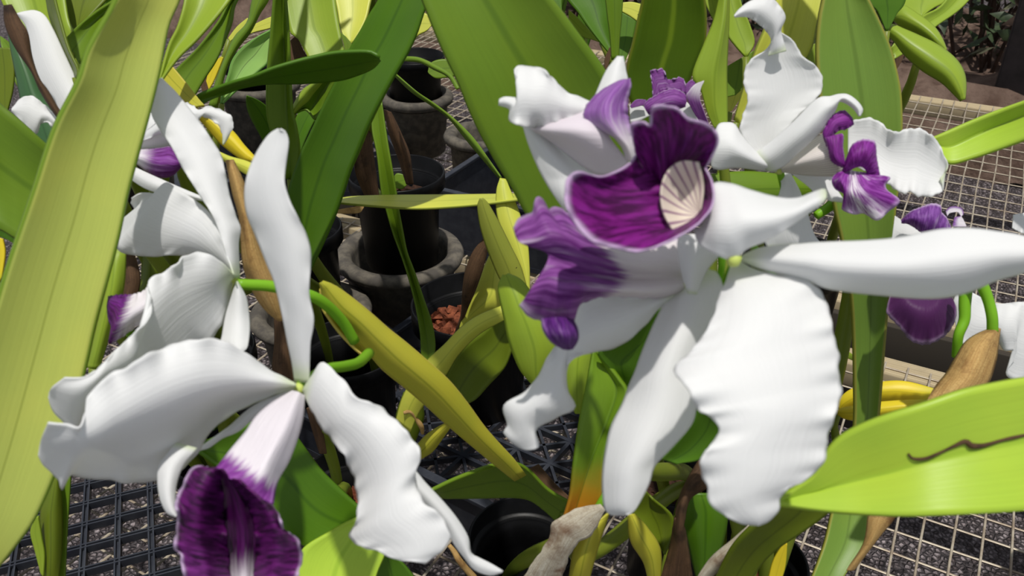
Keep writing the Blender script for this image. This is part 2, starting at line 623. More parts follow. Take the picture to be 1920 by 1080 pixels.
# bank of bare soil behind the benches
mb = MB()
n = 60
P = np.zeros((14, n, 3))
for i in range(14):
    for j in range(n):
        s2 = -3.4 + 5.4 * j / (n - 1)
        s1 = 2.47 + 0.10 * i
        xy = bench_xy(s1, s2)
        z = GROUND - 0.01 + 0.21 * min(1, i / 1.0) + 0.035 * math.sin(s2 * 9 + i) * math.sin(i * 1.7 + s2 * 4) + 0.02 * rng.uniform(-1, 1)
        P[i, j] = (xy[0], xy[1], z)
mb.grid(P)
tag(mb.build('soil_bank', M['soil']), 'bank of bare brown soil behind the far bench', 'soil', kind='structure')

# shrubs in shade on the bank: uncountable foliage, real leaves and twigs
mb = MB()
r2 = random.Random(5)
for k in range(5200):
    s2 = r2.uniform(-2.4, 1.1)
    s1 = r2.uniform(2.85, 3.5)
    z = -0.10 + abs(r2.gauss(0.0, 0.42))
    if z > 1.1:
        continue
    xy = bench_xy(s1, s2)
    c = np.array([xy[0], xy[1], z])
    a = Vector((r2.gauss(0, 1), r2.gauss(0, 1), r2.gauss(0, 0.7))).normalized()
    b = a.cross(Vector((r2.gauss(0, 1), r2.gauss(0, 1), r2.gauss(0, 1)))).normalized()
    L = r2.uniform(0.018, 0.05)
    wd = L * r2.uniform(0.16, 0.4)
    a, b = np.array(a), np.array(b)
    nn = np.cross(a, b)
    V = [c - a * L, c + b * wd + nn * wd * .3, c + a * L, c - b * wd + nn * wd * .3, c]
    mb.add(V, [(0, 1, 4), (1, 2, 4), (2, 3, 4), (3, 0, 4)], None, 0 if r2.random() < 0.62 else (1 if r2.random() < 0.6 else 2))
for k in range(160):
    s2 = r2.uniform(-2.4, 1.1)
    s1 = r2.uniform(2.85, 3.4)
    xy = bench_xy(s1, s2)
    p0 = np.array([xy[0], xy[1], -0.14])
    p1 = p0 + np.array([r2.gauss(0, .15), r2.gauss(0, .1), r2.uniform(.5, 1.1)])
    mb.tube_world([p0, (p0 + p1) / 2 + np.array([r2.gauss(0, .04), 0, 0]), p1], [0.006, 0.002], 5, 1)
shrub_mats = [plain_mat('shrub_leaf', (58, 74, 44), 0.5, (40, 52, 34)), plain_mat('shrub_twig', (74, 58, 48), 0.8, (52, 40, 34)), plain_mat('shrub_pale_leaf', (130, 130, 104), 0.6, (100, 104, 80))]
tag(mb.build('shrub_foliage', shrub_mats, merge=False), 'dark tangled shrub foliage on the bank behind the far bench', 'foliage', kind='stuff')

# dark post at the right edge
mb = MB()
c = G(1912, 200, -0.1)
mb.box((c[0] + 0.035, c[1] + 0.1, 0.36), U2, 0.05, 0.05, 0.68)
tag(mb.build('post', M['post'], bevel=0.004), 'dark upright post at the right edge behind the wire bench', 'post')


# ------------------------------------------------------------------ wire benches
def bench(name, s1a, s1b, s2a, s2b, label, zoff=0.0):
    mid = bench_xy((s1a + s1b) / 2, (s2a + s2b) / 2)
    root = thing(name, (mid[0], mid[1], GROUND), label, 'bench')
    mbm = MB()
    p = 0.0254
    r = random.Random(int(s1a * 100))
    wr = 0.0014

    def sag(s1, s2):
        t = (s1 - s1a) / (s1b - s1a)
        return -0.012 * math.sin(PI * min(max(t, 0), 1)) + 0.0025 * math.sin(s2 * 7 + s1 * 5)
    k = 0
    x = s2a
    while x < s2b:
        pts = []
        j = r.uniform(-.0015, .0015)
        for i in range(15):
            s1 = s1a + (s1b - s1a) * i / 14
            xy = bench_xy(s1, x + j + 0.0012 * math.sin(i * 1.3 + k))
            pts.append((xy[0], xy[1], sag(s1, x) + zoff))
        mbm.tube_world(pts, [wr, wr], 5, 0, False)
        x += p
        k += 1
    y = s1a + 0.004
    while y < s1b:
        pts = []
        for i in range(25):
            s2 = s2a + (s2b - s2a) * i / 24
            xy = bench_xy(y + 0.001 * math.sin(i * 1.1 + y * 60), s2)
            pts.append((xy[0], xy[1], sag(y, s2) + zoff - 0.0018))
        mbm.tube_world(pts, [wr, wr], 5, 0, False)
        y += (0.0305 if s1a < 0 else 0.036 + 0.018 * (y - s1a) / (s1b - s1a))
    mbm.build('wire_mesh', M['wire'], root, merge=False)
    ln = (s2b - s2a) / 2
    for s in (s1a, s1b):
        b = MB()
        xy = bench_xy(s, (s2a + s2b) / 2)
        b.box((xy[0], xy[1], zoff - 0.0235), U2, ln, 0.019, 0.018)
        b.build('rail', M['wood'], root, bevel=0.003)
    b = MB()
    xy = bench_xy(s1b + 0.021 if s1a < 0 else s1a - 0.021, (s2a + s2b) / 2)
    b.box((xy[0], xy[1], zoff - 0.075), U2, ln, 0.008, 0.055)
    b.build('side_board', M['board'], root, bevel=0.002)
    for s in (s1a, s1b):
        for q in (s2a + 0.1, s2b - 0.1):
            b = MB()
            xy = bench_xy(s, q)
            b.box((xy[0], xy[1], (GROUND + zoff - 0.04) / 2), U2, 0.022, 0.022, (zoff - 0.04 - GROUND) / 2)
            b.build('leg', M['wood'], root)
    return root


bench('wire_bench', 1.150, 2.16, -1.9, 0.50, 'far wire mesh bench with a weathered wooden rail below the brown soil bank')
bench('wire_bench', -0.05, 1.0, -1.15, 0.52, 'near wire mesh bench with wooden rail carrying the orchid pots and trays')


# ------------------------------------------------------------------ trays
def tray(c, yaw, nx, ny, cell, label, wall=0.05, bars=0.0022, dbl=True, z=0.001, diag=False):
    X = np.array([math.cos(yaw), math.sin(yaw)])
    Y = np.array([-X[1], X[0]])
    root = thing('plant_tray', (c[0], c[1], z), label, 'tray', 'plastic trays on the near bench')
    hx, hy = nx * cell / 2, ny * cell / 2
    b = MB()
    for i in range(nx + 1):
        for s in ((-0.0021, 0.0021) if dbl else (0,)):
            q = np.array(c[:2]) + X * (-hx + i * cell + s)
            b.box((q[0], q[1], z + 0.004), Y, hy, bars * (0.36 if dbl else 1), 0.004)
        if dbl:
            q = np.array(c[:2]) + X * (-hx + i * cell)
            b.box((q[0], q[1], z + 0.002), Y, hy, 0.0028, 0.0024)
    for i in range(ny + 1):
        for s in ((-0.0019, 0.0019) if dbl else (0,)):
            q = np.array(c[:2]) + Y * (-hy + i * cell + s)
            b.box((q[0], q[1], z + 0.0042), X, hx, bars * (0.36 if dbl else 1), 0.004)
        if dbl:
            q = np.array(c[:2]) + Y * (-hy + i * cell)
            b.box((q[0], q[1], z + 0.0022), X, hx, 0.0025, 0.0024)
    if diag:
        for i in range(nx):
            for j in range(ny):
                for sg in (1, -1):
                    q = np.array(c[:2]) + X * (-hx + (i + .5) * cell) + Y * (-hy + (j + .5) * cell)
                    dd = (X + Y * sg) / math.sqrt(2)
                    b.box((q[0], q[1], z + 0.004), dd, cell * 0.7, 0.0016, 0.0035)
    b.build('lattice_base', M['blue_black'], root, smooth=False, merge=False)
    if wall:
        for (o, A, h) in ((X * hx, Y, hy), (-X * hx, Y, hy), (Y * hy, X, hx), (-Y * hy, X, hx)):
            b = MB()
            q = np.array(c[:2]) + o
            b.box((q[0], q[1], z + wall / 2), A, h, 0.0016, wall / 2)
            b.box((q[0], q[1], z + wall), A, h + 0.004, 0.005, 0.0025)
            b.build('side_wall', M['blue_black'], root, bevel=0.001, smooth=False, merge=False)
    return root


ct = G(215, 1010, 0.004)
tray(ct + np.array([-0.02, 0.02, 0]), math.radians(21), 13, 12, 0.030, 'black lattice tray lying bare at the lower left beneath the strap leaf', wall=0.0)
ct = G(985, 860, 0.004)
tray((ct[0] - 0.02, ct[1] + 0.07, 0), math.radians(-34), 8, 8, 0.042, 'black lattice tray with raised sides under the middle of the plants', wall=0.055, dbl=False, diag=True)
ct = G(930, 430, 0.06)
tray((ct[0] + 0.07, ct[1] + 0.11, 0), math.radians(-28.7), 6, 6, 0.042, 'black tray with a tall rim behind the bark pot', wall=0.10, dbl=False)
ct = G(520, 260, 0.05)
tray((ct[0] + 0.03, ct[1] - 0.06, 0), math.radians(20), 9, 6, 0.042, 'black tray with a low rim below the upright folded leaf', wall=0.055, dbl=False)


# ------------------------------------------------------------------ pots
def lathe_pot(c, r, h, zr, mat, label, group, collar=0.02, taper=0.78, thick=0.0025, wob=0.0, rolled=False, nm='plant_pot'):
    """Pot whose rim (outer radius r) is centred at c (x, y) and at height zr."""
    z0 = zr - h
    root = thing(nm, (c[0], c[1], z0), label, 'pot', group)
    b = MB()
    rb = r * taper
    rc = r - 0.004
    b.lathe([(0.001, 0.001), (rb - 0.004, 0), (rb, 0.004), (rc - 0.004, h - collar - 0.002), (rc - 0.001, h - collar)], (c[0], c[1], z0), 56, 0, wob)
    b.build('pot_body', mat, root)
    b = MB()
    if rolled:
        prof = [(rc - 0.003, h - collar), (r + 0.002, h - collar + 0.004), (r + 0.004, h - collar * 0.4), (r + 0.001, h - 0.002), (r - 0.006, h), (r - 0.016, h - 0.003),
                (r - 0.018, h - 0.012), (rb - 0.012, 0.006), (0.001, 0.005)]
    else:
        prof = [(rc - 0.002, h - collar), (r, h - collar + 0.002), (r, h - 0.0015), (r - 0.0012, h), (r - thick, h - 0.001), (r - thick, h - collar),
                (rc - 0.006, h - collar - 0.003), (rc - 0.008, h * 0.5), (rb - 0.004, 0.006), (0.001, 0.005)]
    b.lathe(prof, (c[0], c[1], z0), 56, 0, wob)
    b.build('rim', mat, root)
    return root


def bark(c, r, z, label, nchip=120, seed=1, mat='bark'):
    rr = random.Random(seed)
    b = MB()
    for k in range(nchip):
        a = rr.uniform(0, 2 * PI)
        q = r * math.sqrt(rr.random()) * 0.92
        o = np.array([c[0] + q * math.cos(a), c[1] + q * math.sin(a), z + rr.uniform(-0.006, 0.008)])
        s = rr.uniform(0.004, 0.0095)
        A = np.array(Vector((rr.gauss(0, 1), rr.gauss(0, 1), rr.gauss(0, .5))).normalized())
        B = np.cross(A, [0.2, 0.1, 1])
        B /= np.linalg.norm(B)
        Cc = np.cross(A, B)
        V = []
        for (x, y, zz) in ((-1, -1, -1), (1, -1, -1), (1, 1, -1), (-1, 1, -1), (-1, -1, 1), (1, -1, 1), (1, 1, 1), (-1, 1, 1)):
            j = lambda: rr.uniform(.55, 1.25)
            V.append(o + A * x * s * 1.3 * j() + B * y * s * 0.8 * j() + Cc * zz * s * 0.5 * j())
        b.add(V, [(3, 2, 1, 0), (4, 5, 6, 7), (0, 1, 5, 4), (1, 2, 6, 5), (2, 3, 7, 6), (3, 0, 4, 7)])
    o = b.build('bark_chips', M[mat], smooth=False, merge=False)
    return tag(o, label, 'bark', kind='stuff')


POT = {}


def pot_at(key, x, y, zr, rpx, h, mat, label, group, **kw):
    c = G(x, y, zr)
    zd = (c - CAM).dot(FWD)
    r = rpx * zd / FPX
    POT[key] = (c[0], c[1], zr, r)
    return lathe_pot(c, r, h, zr, mat, label, group, **kw)


BP, GP = 'black plastic orchid pots', 'grey concrete cover pots'
pot_at('centre', 743, 322, 0.215, 91, 0.125, M['black'], 'black plastic pot standing high in the grey pot at the centre', BP)
cg = POT['centre']
zd = 1.116
lathe_pot((cg[0] - 0.004, cg[1] + 0.004), 0.080, 0.105, 0.105, M['clay'], 'grey concrete pot with chipped wide rim around the central black pot', GP, collar=0.018, taper=0.8, rolled=True, nm='cover_pot')
pot_at('bark', 888, 566, 0.14, 118, 0.135, M['black'], 'black plastic pot holding reddish bark chips and a yellowing orchid', BP, collar=0.026)
pot_at('left', 560, 425, 0.19, 80, 0.125, M['black'], 'black plastic pot behind the tall white sepal left of centre', BP)
lathe_pot((POT['left'][0], POT['left'][1]), 0.070, 0.08, 0.08, M['clay'], 'grey concrete pot under the black pot behind the tall white sepal', GP, collar=0.016, taper=0.8, rolled=True, nm='cover_pot')
pot_at('back_a', 482, 150, 0.15, 76, 0.12, M['clay'], 'grey concrete pot below the pale rosy-ribbed leaf', GP, rolled=True, nm='cover_pot')
c = POT['back_a']
lathe_pot((c[0], c[1]), c[3] * 0.78, 0.14, 0.19, M['black'], 'black plastic pot inside the grey pot at upper left', BP)
pot_at('back_b', 780, 174, 0.13, 66, 0.115, M['clay'], 'grey concrete pot between the dark broad leaf and the thin arching leaf', GP, rolled=True, nm='cover_pot')
c = POT['back_b']
lathe_pot((c[0], c[1]), c[3] * 0.86, 0.14, 0.20, M['black'], 'black plastic pot inside the grey pot at top centre', BP)
pot_at('back_c', 897, 246, 0.11, 62, 0.11, M['clay'], 'small grey concrete pot with rolled rim left of the big green leaf', GP, rolled=True, nm='cover_pot')
pot_at('mid_low', 1268, 880, 0.13, 95, 0.125, M['black'], 'black plastic pot in shade under the big white petals', BP)
pot_at('right_low', 1410, 1050, 0.13, 105, 0.125, M['black'], 'black plastic pot at the bottom right next to the wire mesh', BP)
pot_at('low_left', 655, 905, 0.12, 105, 0.118, M['black'], 'black plastic pot of bark behind the frilled white petal', BP)
# (pot behind the right hand flowers is set below)
pot_at('low_mid', 985, 1005, 0.10, 108, 0.095, M['black'], 'black plastic pot in shadow beneath the short dark leaf', BP)
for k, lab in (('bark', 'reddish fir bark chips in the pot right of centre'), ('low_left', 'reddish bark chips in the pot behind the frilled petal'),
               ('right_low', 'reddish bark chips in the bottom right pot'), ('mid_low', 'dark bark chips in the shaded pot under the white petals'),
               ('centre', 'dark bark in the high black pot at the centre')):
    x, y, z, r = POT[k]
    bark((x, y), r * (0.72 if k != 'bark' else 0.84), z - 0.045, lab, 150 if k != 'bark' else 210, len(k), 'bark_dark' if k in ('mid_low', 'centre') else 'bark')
for key, x, y, rr_, lab in (('tl', -0.25, 0.58, .055, 'black plastic pot in shade under the big lower left white petal'), ('bl', -0.27, 0.28, .065, 'black plastic pot at the lower left corner under the strap leaf'),
                       ('u', -0.32, 0.72, .055, 'black plastic pot behind the two white flowers on the left'), ('t', -0.17, 0.725, .055, 'black plastic pot behind the slanting yellow-green spathe'),
                       ('k', 0.10, 0.87, .06, 'black plastic pot behind the lilac drooping lip'), ('right_back', 0.35, 0.92, .065, 'black plastic pot behind the right hand flowers'),
                       ('er', 0.49, 0.30, .065, 'black plastic pot below the right end of the big lime leaf'), ('brr', 0.52, 0.49, .065, 'black plastic pot to the right behind the big lime leaf'),
                       ('kk', 0.10, 1.50, .065, 'black plastic pot far back under the narrow leaves at top centre'),
                       ('ll', -0.36, 1.22, .065, 'black plastic pot in shade beneath the yellow leaf at upper left'), ('lll', -0.66, 1.26, .065, 'black plastic pot in deep shade at the far upper left'),
                       ('l4', -0.78, 1.62, .065, 'black plastic pot at the back of the far upper left'), ('l5', -0.27, 1.80, .065, 'black plastic pot at the back behind the pale yellow leaf')):
    POT[key] = (x, y, 0.13, rr_)
    lathe_pot((x, y), rr_, 0.125, 0.13, M['black'], lab, BP)


# ================================================================== PLANTS
def plant(key, label, group=None):
    x, y, z, r = POT[key]
    return thing('orchid_plant', (x, y, z - 0.05), label, 'orchid', group)


BASES = {}


def leaf(root, mat, edges, D, name='leaf', th=0.0014, label=None, base=None, **kw):
    b = MB()
    kw.setdefault('n', 40)
    kw.setdefault('m', 13)
    if all(e[0][1] <= -20 for e in edges) and isinstance(D, list):
        # the leaf goes on above the picture and ends in a blunt tip
        mid = np.mean([e[0] for e in edges], axis=0)
        dr = np.mean([np.array(e[0]) - np.array(e[1]) for e in edges], axis=0)
        dr = dr / np.linalg.norm(dr)
        edges = [[tuple(mid + dr * 330 + (np.array(e[0]) - mid) * 0.12), tuple(mid + dr * 190 + (np.array(e[0]) - mid) * 0.85)] + list(e) for e in edges]
        D = [D[0] - 0.015] + list(D)
        kw['n'] = kw['n'] + 24
    b.loft(edges, D, **kw)
    if name == 'leaf' and base != 'none':
        A = np.array(b.v).reshape(kw['n'], kw['m'], 3)
        if base == 'start' or (base is None and A[0].mean(0)[2] < A[-1].mean(0)[2]):
            A = A[::-1]
        BASES.setdefault(root.name, []).append((A[-1].mean(0), A[-1].mean(0) - A[-5].mean(0)))
    return b.build(name, M[mat] if isinstance(mat, str) else mat, root, thick=th, label=label)


def canes(root, key, mat='bulb'):
    """Pseudobulbs that carry the leaves up from the pot; neighbouring leaves share one."""
    x, y, z, r = POT[key]
    done = []
    rr = random.Random(len(key) * 7 + ord(key[0]))
    for p0, tg in BASES.get(root.name, []):
        if any(np.linalg.norm(p0 - q) < 0.045 for q in done) or p0[2] < z:
            continue
        done.append(p0)
        a = rr.uniform(0, 2 * PI)
        p3 = np.array([x + 0.5 * r * math.cos(a), y + 0.5 * r * math.sin(a), z - 0.055])
        L = np.linalg.norm(p3 - p0)
        tg = tg / (np.linalg.norm(tg) + 1e-9)
        tg = tg * 0.5 + np.array([0, 0, -1.0]) * 0.5
        p1, p2 = p0 + tg * L * 0.3, p3 + np.array([0, 0, L * 0.35])
        t = np.linspace(0, 1, 22)[:, None]
        C = (1 - t) ** 3 * p0 + 3 * t * (1 - t) ** 2 * p1 + 3 * t * t * (1 - t) * p2 + t ** 3 * p3
        b = MB()
        b.tube_world(C, [0.0022, 0.0045, 0.0065, 0.0055, 0.0035], 10)
        b.build('pseudobulb', M[mat], root)


def petal(fl, name, edges, D, mat='petal', th=0.0006, **kw):
    b = MB()
    kw.setdefault('n', 64)
    kw.setdefault('m', 21)
    b.loft(edges, D, **kw)
    return b.build(name, M[mat] if isinstance(mat, str) else mat, fl, thick=th)


def flower(root, x, y, d, r, label, dx=0, dy=0):
    """The column base where petals meet; parent of petals, sepals and lip."""
    b = MB()
    b.tube([(x - dx, y - dy, d + 0.004), (x, y, d + 0.002), (x + dx * .6, y + dy * .6, d + 0.003)], [r * .6, r, r * .5], 14, 14)
    o = b.build('flower', M['hub'], root, label=label)
    return o


def stem(root, name, pts, rpx, mat='stem', **kw):
    b = MB()
    b.tube(pts, rpx, **kw)
    return b.build(name, M[mat], root)


# ---------------------------------------------------------------- strap-leaf plant, left
pS = p = plant('bl', 'orchid at the left edge with one broad pale strap leaf across the picture')
leaf(p, 'pale', [[(228, -60), (215, 0), (165, 90), (145, 150), (100, 240), (60, 360), (18, 482), (-12, 580), (-60, 740), (-95, 900), (-100, 1030), (-85, 1120)],
                 [(352, -60), (338, 0), (317, 50), (301, 133), (285, 200), (264, 277), (242, 360), (221, 457), (182, 603), (165, 677), (140, 780), (112, 870), (70, 967), (33, 1020), (-10, 1070), (-70, 1122)]],
     [.345, .345, .345, .345, .345], n=70, m=17, off=[0, 0], bul=-0.004, tilt=0.02, th=0.002)
leaf(p, 'olive', [[(104, 890), (85, 935), (77, 965), (78, 1020), (82, 1090)], [(108, 890), (114, 930), (116, 985), (114, 1040), (108, 1090)]], [.46, .47], bul=.006)
leaf(p, 'lime', [[(70, 968), (58, 995), (66, 1030), (78, 1075)], [(72, 968), (79, 1010), (84, 1040), (82, 1080)]], [.455, .465])
leaf(p, 'leaf', [[(118, 880), (113, 940), (113, 1010), (110, 1090)], [(134, 880), (130, 940), (126, 1000), (122, 1090)]], [.465, .475])
stem(p, 'pseudobulb', [(97, 1075, .47), (100, 1130, .49), (105, 1220, .54)], [12, 15, 18], 'bulb')

# ---------------------------------------------------------------- front left plant with two flowers
pA = plant('low_mid', 'orchid at front left bearing two large white flowers with deep purple lips')
# flower 1 (upper, seen from behind and the side)
f = flower(pA, 441, 524, .36, 8, 'white flower in profile on the left, purple of its lip just showing', 6, 3)
petal(f, 'dorsal_sepal', [[(300, 148), (287, 190), (286, 220), (320, 273), (347, 323), (374, 365), (400, 407), (413, 440), (423, 473), (435, 520)],
                          [(302, 146), (314, 158), (333, 177), (373, 227), (400, 267), (415, 293), (423, 327), (430, 365), (443, 407), (451, 428), (447, 455), (448, 493), (449, 522)]],
      [.372, .37, .365, .36], bul=.003, off=[0, 0], ruf=.001, tilt=.008)
petal(f, 'petal', [[(247, 372), (262, 363), (280, 362), (296, 364), (300, 350), (314, 342), (328, 350), (345, 362), (375, 382), (400, 408), (420, 455), (438, 515)],
                   [(246, 380), (254, 396), (246, 409), (230, 412), (223, 450), (218, 463), (235, 475), (285, 481), (330, 478), (370, 484), (410, 500), (437, 520)]],
      [.40, .39, .375, .362], bul=.006, ruf=.002, rf=3, tilt=.02)
petal(f, 'petal', [[(120, 708), (160, 706), (190, 685), (225, 648), (257, 620), (282, 590), (284, 560), (277, 540), (282, 523), (300, 512), (320, 502), (336, 492), (342, 480), (360, 475), (380, 474), (400, 480), (420, 495), (438, 515)],
                   [(96, 728), (150, 735), (196, 711), (222, 700), (250, 682), (259, 655), (262, 630), (285, 605), (320, 570), (350, 552), (380, 540), (410, 530), (438, 520)],
                   [(92, 745), (100, 770), (122, 793), (146, 800), (160, 790), (220, 765), (280, 735), (345, 690), (390, 645), (417, 605), (428, 570), (433, 546), (437, 526)]],
      [.30, .30, .315, .33, .345, .36], off=[.003, -.006, .010], tilt=.012, m=25, n=80, ruf=.003, rf=3.2, jag=1.5)
lipA1 = lip_mat('lip_profile', .42, .62, 'v', flip=True, rim_at='x0', rim=.0, veins=.3)
petal(f, 'lip', [[(203, 556), (217, 554), (235, 553), (252, 552), (270, 545), (285, 530)], [(201, 575), (204, 600), (209, 612), (206, 632), (205, 645), (225, 634), (250, 616), (275, 600), (300, 580)]],
      [.362, .355, .35], lipA1, bul=.01, ruf=.002, rf=4, jag=1.2)
petal(f, 'lateral_sepal', [[(440, 655), (416, 645), (417, 627), (423, 593), (433, 560), (443, 528)], [(455, 660), (464, 650), (468, 620), (467, 593), (462, 560), (450, 536), (445, 527)]],
      [.35, .36, .36], bul=.004)
stem(pA, 'pedicel', [(445, 533, .362), (470, 534, .365), (510, 537, .37), (560, 548, .376), (600, 563, .385), (640, 600, .40), (665, 640, .41)], [10, 11, 11, 10.5, 10])
# flower 2 (lower)
f = flower(pA, 562, 730, .31, 10, 'large white flower facing down at lower left with a deep purple frilled lip', 2, 10)
petal(f, 'dorsal_sepal', [[(522, 242), (508, 250), (495, 265), (478, 293), (464, 328), (459, 362), (463, 400), (477, 435), (500, 493), (515, 530), (530, 593), (540, 643), (548, 680), (553, 715)],
                          [(526, 242), (535, 247), (541, 262), (540, 282), (535, 317), (534, 345), (545, 380), (560, 410), (574, 440), (582, 470), (582, 503), (580, 535), (581, 560), (588, 593), (587, 617), (582, 643), (581, 677), (580, 718)]],
      [.292, .296, .302, .312], off=[0, 0], bul=.004, tilt=-.006, ruf=.0015, rf=2)
petal(f, 'lateral_sepal', [[(372, 842), (395, 825), (430, 800), (470, 765), (510, 745), (552, 728)], [(374, 844), (393, 838), (417, 821), (447, 808), (480, 780), (520, 752), (554, 732)]],
      [.325, .32, .314], bul=.002)
petal(f, 'petal', [[(90, 792), (125, 796), (150, 800), (160, 770), (165, 742), (200, 706), (236, 688), (270, 668), (310, 650), (350, 640), (380, 634), (405, 636), (440, 648), (470, 668), (500, 690), (530, 707), (555, 719)],
                   [(78, 822), (120, 835), (170, 830), (230, 800), (300, 765), (370, 735), (440, 720), (500, 718), (555, 723)],
                   [(73, 853), (82, 872), (98, 886), (112, 900), (116, 918), (133, 891), (170, 897), (200, 899), (255, 905), (297, 900), (333, 887), (353, 868), (372, 846), (393, 811), (417, 788), (443, 773), (480, 754), (520, 738), (556, 727)]],
      [.272, .275, .285, .295, .305, .31], off=[.006, -.008, .008], tilt=[.025, .03, .025, .005], m=25, n=90, ruf=.0025, rf=3.0, jag=1.5)
petal(f, 'lateral_sepal', [[(330, 968), (314, 961), (301, 935), (296, 900), (300, 870), (330, 830)], [(331, 968), (328, 938), (331, 905), (345, 870), (370, 840)]], [.29, .295, .30], bul=.003)
petal(f, 'petal', [[(756, 1051), (727, 1043), (710, 1034), (690, 1028), (668, 1021), (657, 1004), (666, 980), (671, 953), (667, 907), (653, 870), (630, 833), (603, 800), (580, 760), (568, 732)],
                   [(797, 1056), (812, 1044), (832, 1030), (843, 1007), (834, 977), (823, 963), (800, 947), (788, 928), (778, 902), (783, 877), (788, 857), (780, 830), (760, 807), (737, 783), (710, 762), (683, 750), (660, 740), (650, 718), (620, 690), (603, 679), (585, 705), (570, 727)]],
      [.285, .288, .292, .295, .30, .31], off=[0, 0], m=25, n=100, ruf=.0028, rf=3.6, jag=1.6, bul=.005, tilt=[0, -.008, -.008, 0])
petal(f, 'lateral_sepal', [[(943, 1071), (922, 1058), (900, 1047), (882, 1036), (877, 1007), (857, 973), (830, 940), (797, 905), (776, 880), (700, 800), (600, 740)],
                           [(941, 1073), (918, 1078), (890, 1068), (873, 1048), (853, 1022), (835, 990), (800, 950), (770, 920), (690, 830), (595, 745)]],
      [.325, .32, .316, .312], bul=.003)
lipA2t = lip_mat('lip_tube', .76, .90, 'v', flip=True, rim=.0, dark=(122, 44, 138), mid=(152, 78, 168))
lipA2f = lip_mat('lip_face', 0, 0, 'u', dark=(44, 4, 46), mid=(98, 18, 100), pale=(132, 52, 140), rim=.75, rim_at='x1', veins=.35, fade=(150, 62, 158), flip=True)
lipA2r = lip_mat('lip_face_right', 0, 0, 'u', dark=(44, 4, 46), mid=(98, 18, 100), pale=(132, 52, 140), rim=.75, rim_at='x1', veins=.35, fade=(130, 44, 134))
lipA2c = lip_mat('lip_centre', .12, .42, 'v', flip=True, dark=(40, 5, 42), mid=(84, 16, 88), rim=.0, veins=.0)
b = MB()
b.loft([[(405, 878), (430, 846), (460, 810), (480, 781), (510, 755), (548, 733)], [(432, 898), (470, 880), (500, 835), (530, 780), (558, 735)],
        [(470, 925), (490, 905), (510, 860), (540, 800), (562, 737)], [(512, 946), (519, 905), (542, 863), (559, 817), (568, 780), (571, 742)]], [.272, .285, .306],
       off=[.010, -.003, -.004, .008], n=60, m=25, mat=0)
# dark open face: left lobe, centre channel, right lobe
b.loft([[(388, 876), (366, 874), (352, 890), (340, 915), (331, 935), (328, 950), (334, 968), (332, 985), (329, 1010), (326, 1027), (338, 1040), (341, 1065), (350, 1095), (375, 1120)],
        [(404, 877), (390, 900), (375, 940), (372, 980), (375, 1020), (385, 1060), (400, 1130)],
        [(412, 879), (418, 920), (420, 960), (425, 1000), (430, 1050), (440, 1135)]], [.270, .272, .274, .272], off=[-.004, -.007, .010], n=80, m=25, mat=1, ruf=.0045, rf=2.6, jag=1.2)
b.loft([[(412, 879), (418, 920), (420, 960), (425, 1000), (430, 1050), (440, 1135)], [(420, 882), (440, 930), (450, 970), (455, 1010), (455, 1060), (455, 1135)],
        [(432, 897), (462, 940), (475, 980), (480, 1020), (478, 1060), (470, 1130)]], [.270, .276, .276, .272], off=[.010, .003, .008], n=60, m=17, mat=2)
b.loft([[(432, 897), (462, 940), (475, 980), (480, 1020), (478, 1060), (470, 1130)],
        [(448, 900), (490, 940), (510, 980), (520, 1020), (518, 1060), (500, 1120)],
        [(450, 899), (466, 917), (482, 928), (497, 942), (512, 950), (524, 968), (530, 990), (546, 1001), (560, 1015), (566, 1040), (563, 1065), (553, 1088), (520, 1115)]], [.270, .273, .274, .272], off=[.008, -.008, -.002], n=80, m=25, mat=3, ruf=.004, rf=2.6, jag=1.2)
b.build('lip', [lipA2t, lipA2f, lipA2c, lipA2r], f, thick=.0006)
stem(pA, 'pedicel', [(566, 722, .312), (585, 708, .318), (610, 692, .328), (645, 687, .345), (672, 680, .365), (692, 662, .40)], [11, 10, 9.5, 10, 10, 10])
# spathe
leaf(pA, 'sheath', [[(601, 543), (604, 575), (613, 592), (640, 628), (673, 661), (694, 673)], [(606, 534), (622, 572), (650, 612), (682, 645), (700, 660)]], [.41, .425], 'spathe_fold', bul=-.004)
leaf(pA, 'sheath', [[(602, 529), (608, 560), (623, 590), (653, 617), (680, 647), (697, 667), (720, 693), (757, 723), (797, 757), (833, 790), (880, 830), (930, 872), (965, 900)],
                    [(604, 529), (627, 537), (660, 560), (693, 587), (727, 617), (760, 643), (800, 677), (840, 713), (873, 753), (907, 800), (940, 837), (962, 860), (985, 890)]],
     [.40, .42, .445, .48, .52], 'spathe', bul=.008, th=.002, label='yellow-green spathe')
leaf(pA, 'leaf', [[(808, 919), (847, 900), (897, 880), (930, 870), (962, 867), (990, 880), (1027, 917), (1066, 940)], [(812, 923), (830, 932), (850, 933), (900, 933), (960, 932), (993, 937), (1020, 955), (1045, 978)]],
     [.50, .52, .55, .57], off=[0, 0], tilt=.03, bul=-.004, th=.002, base='end')

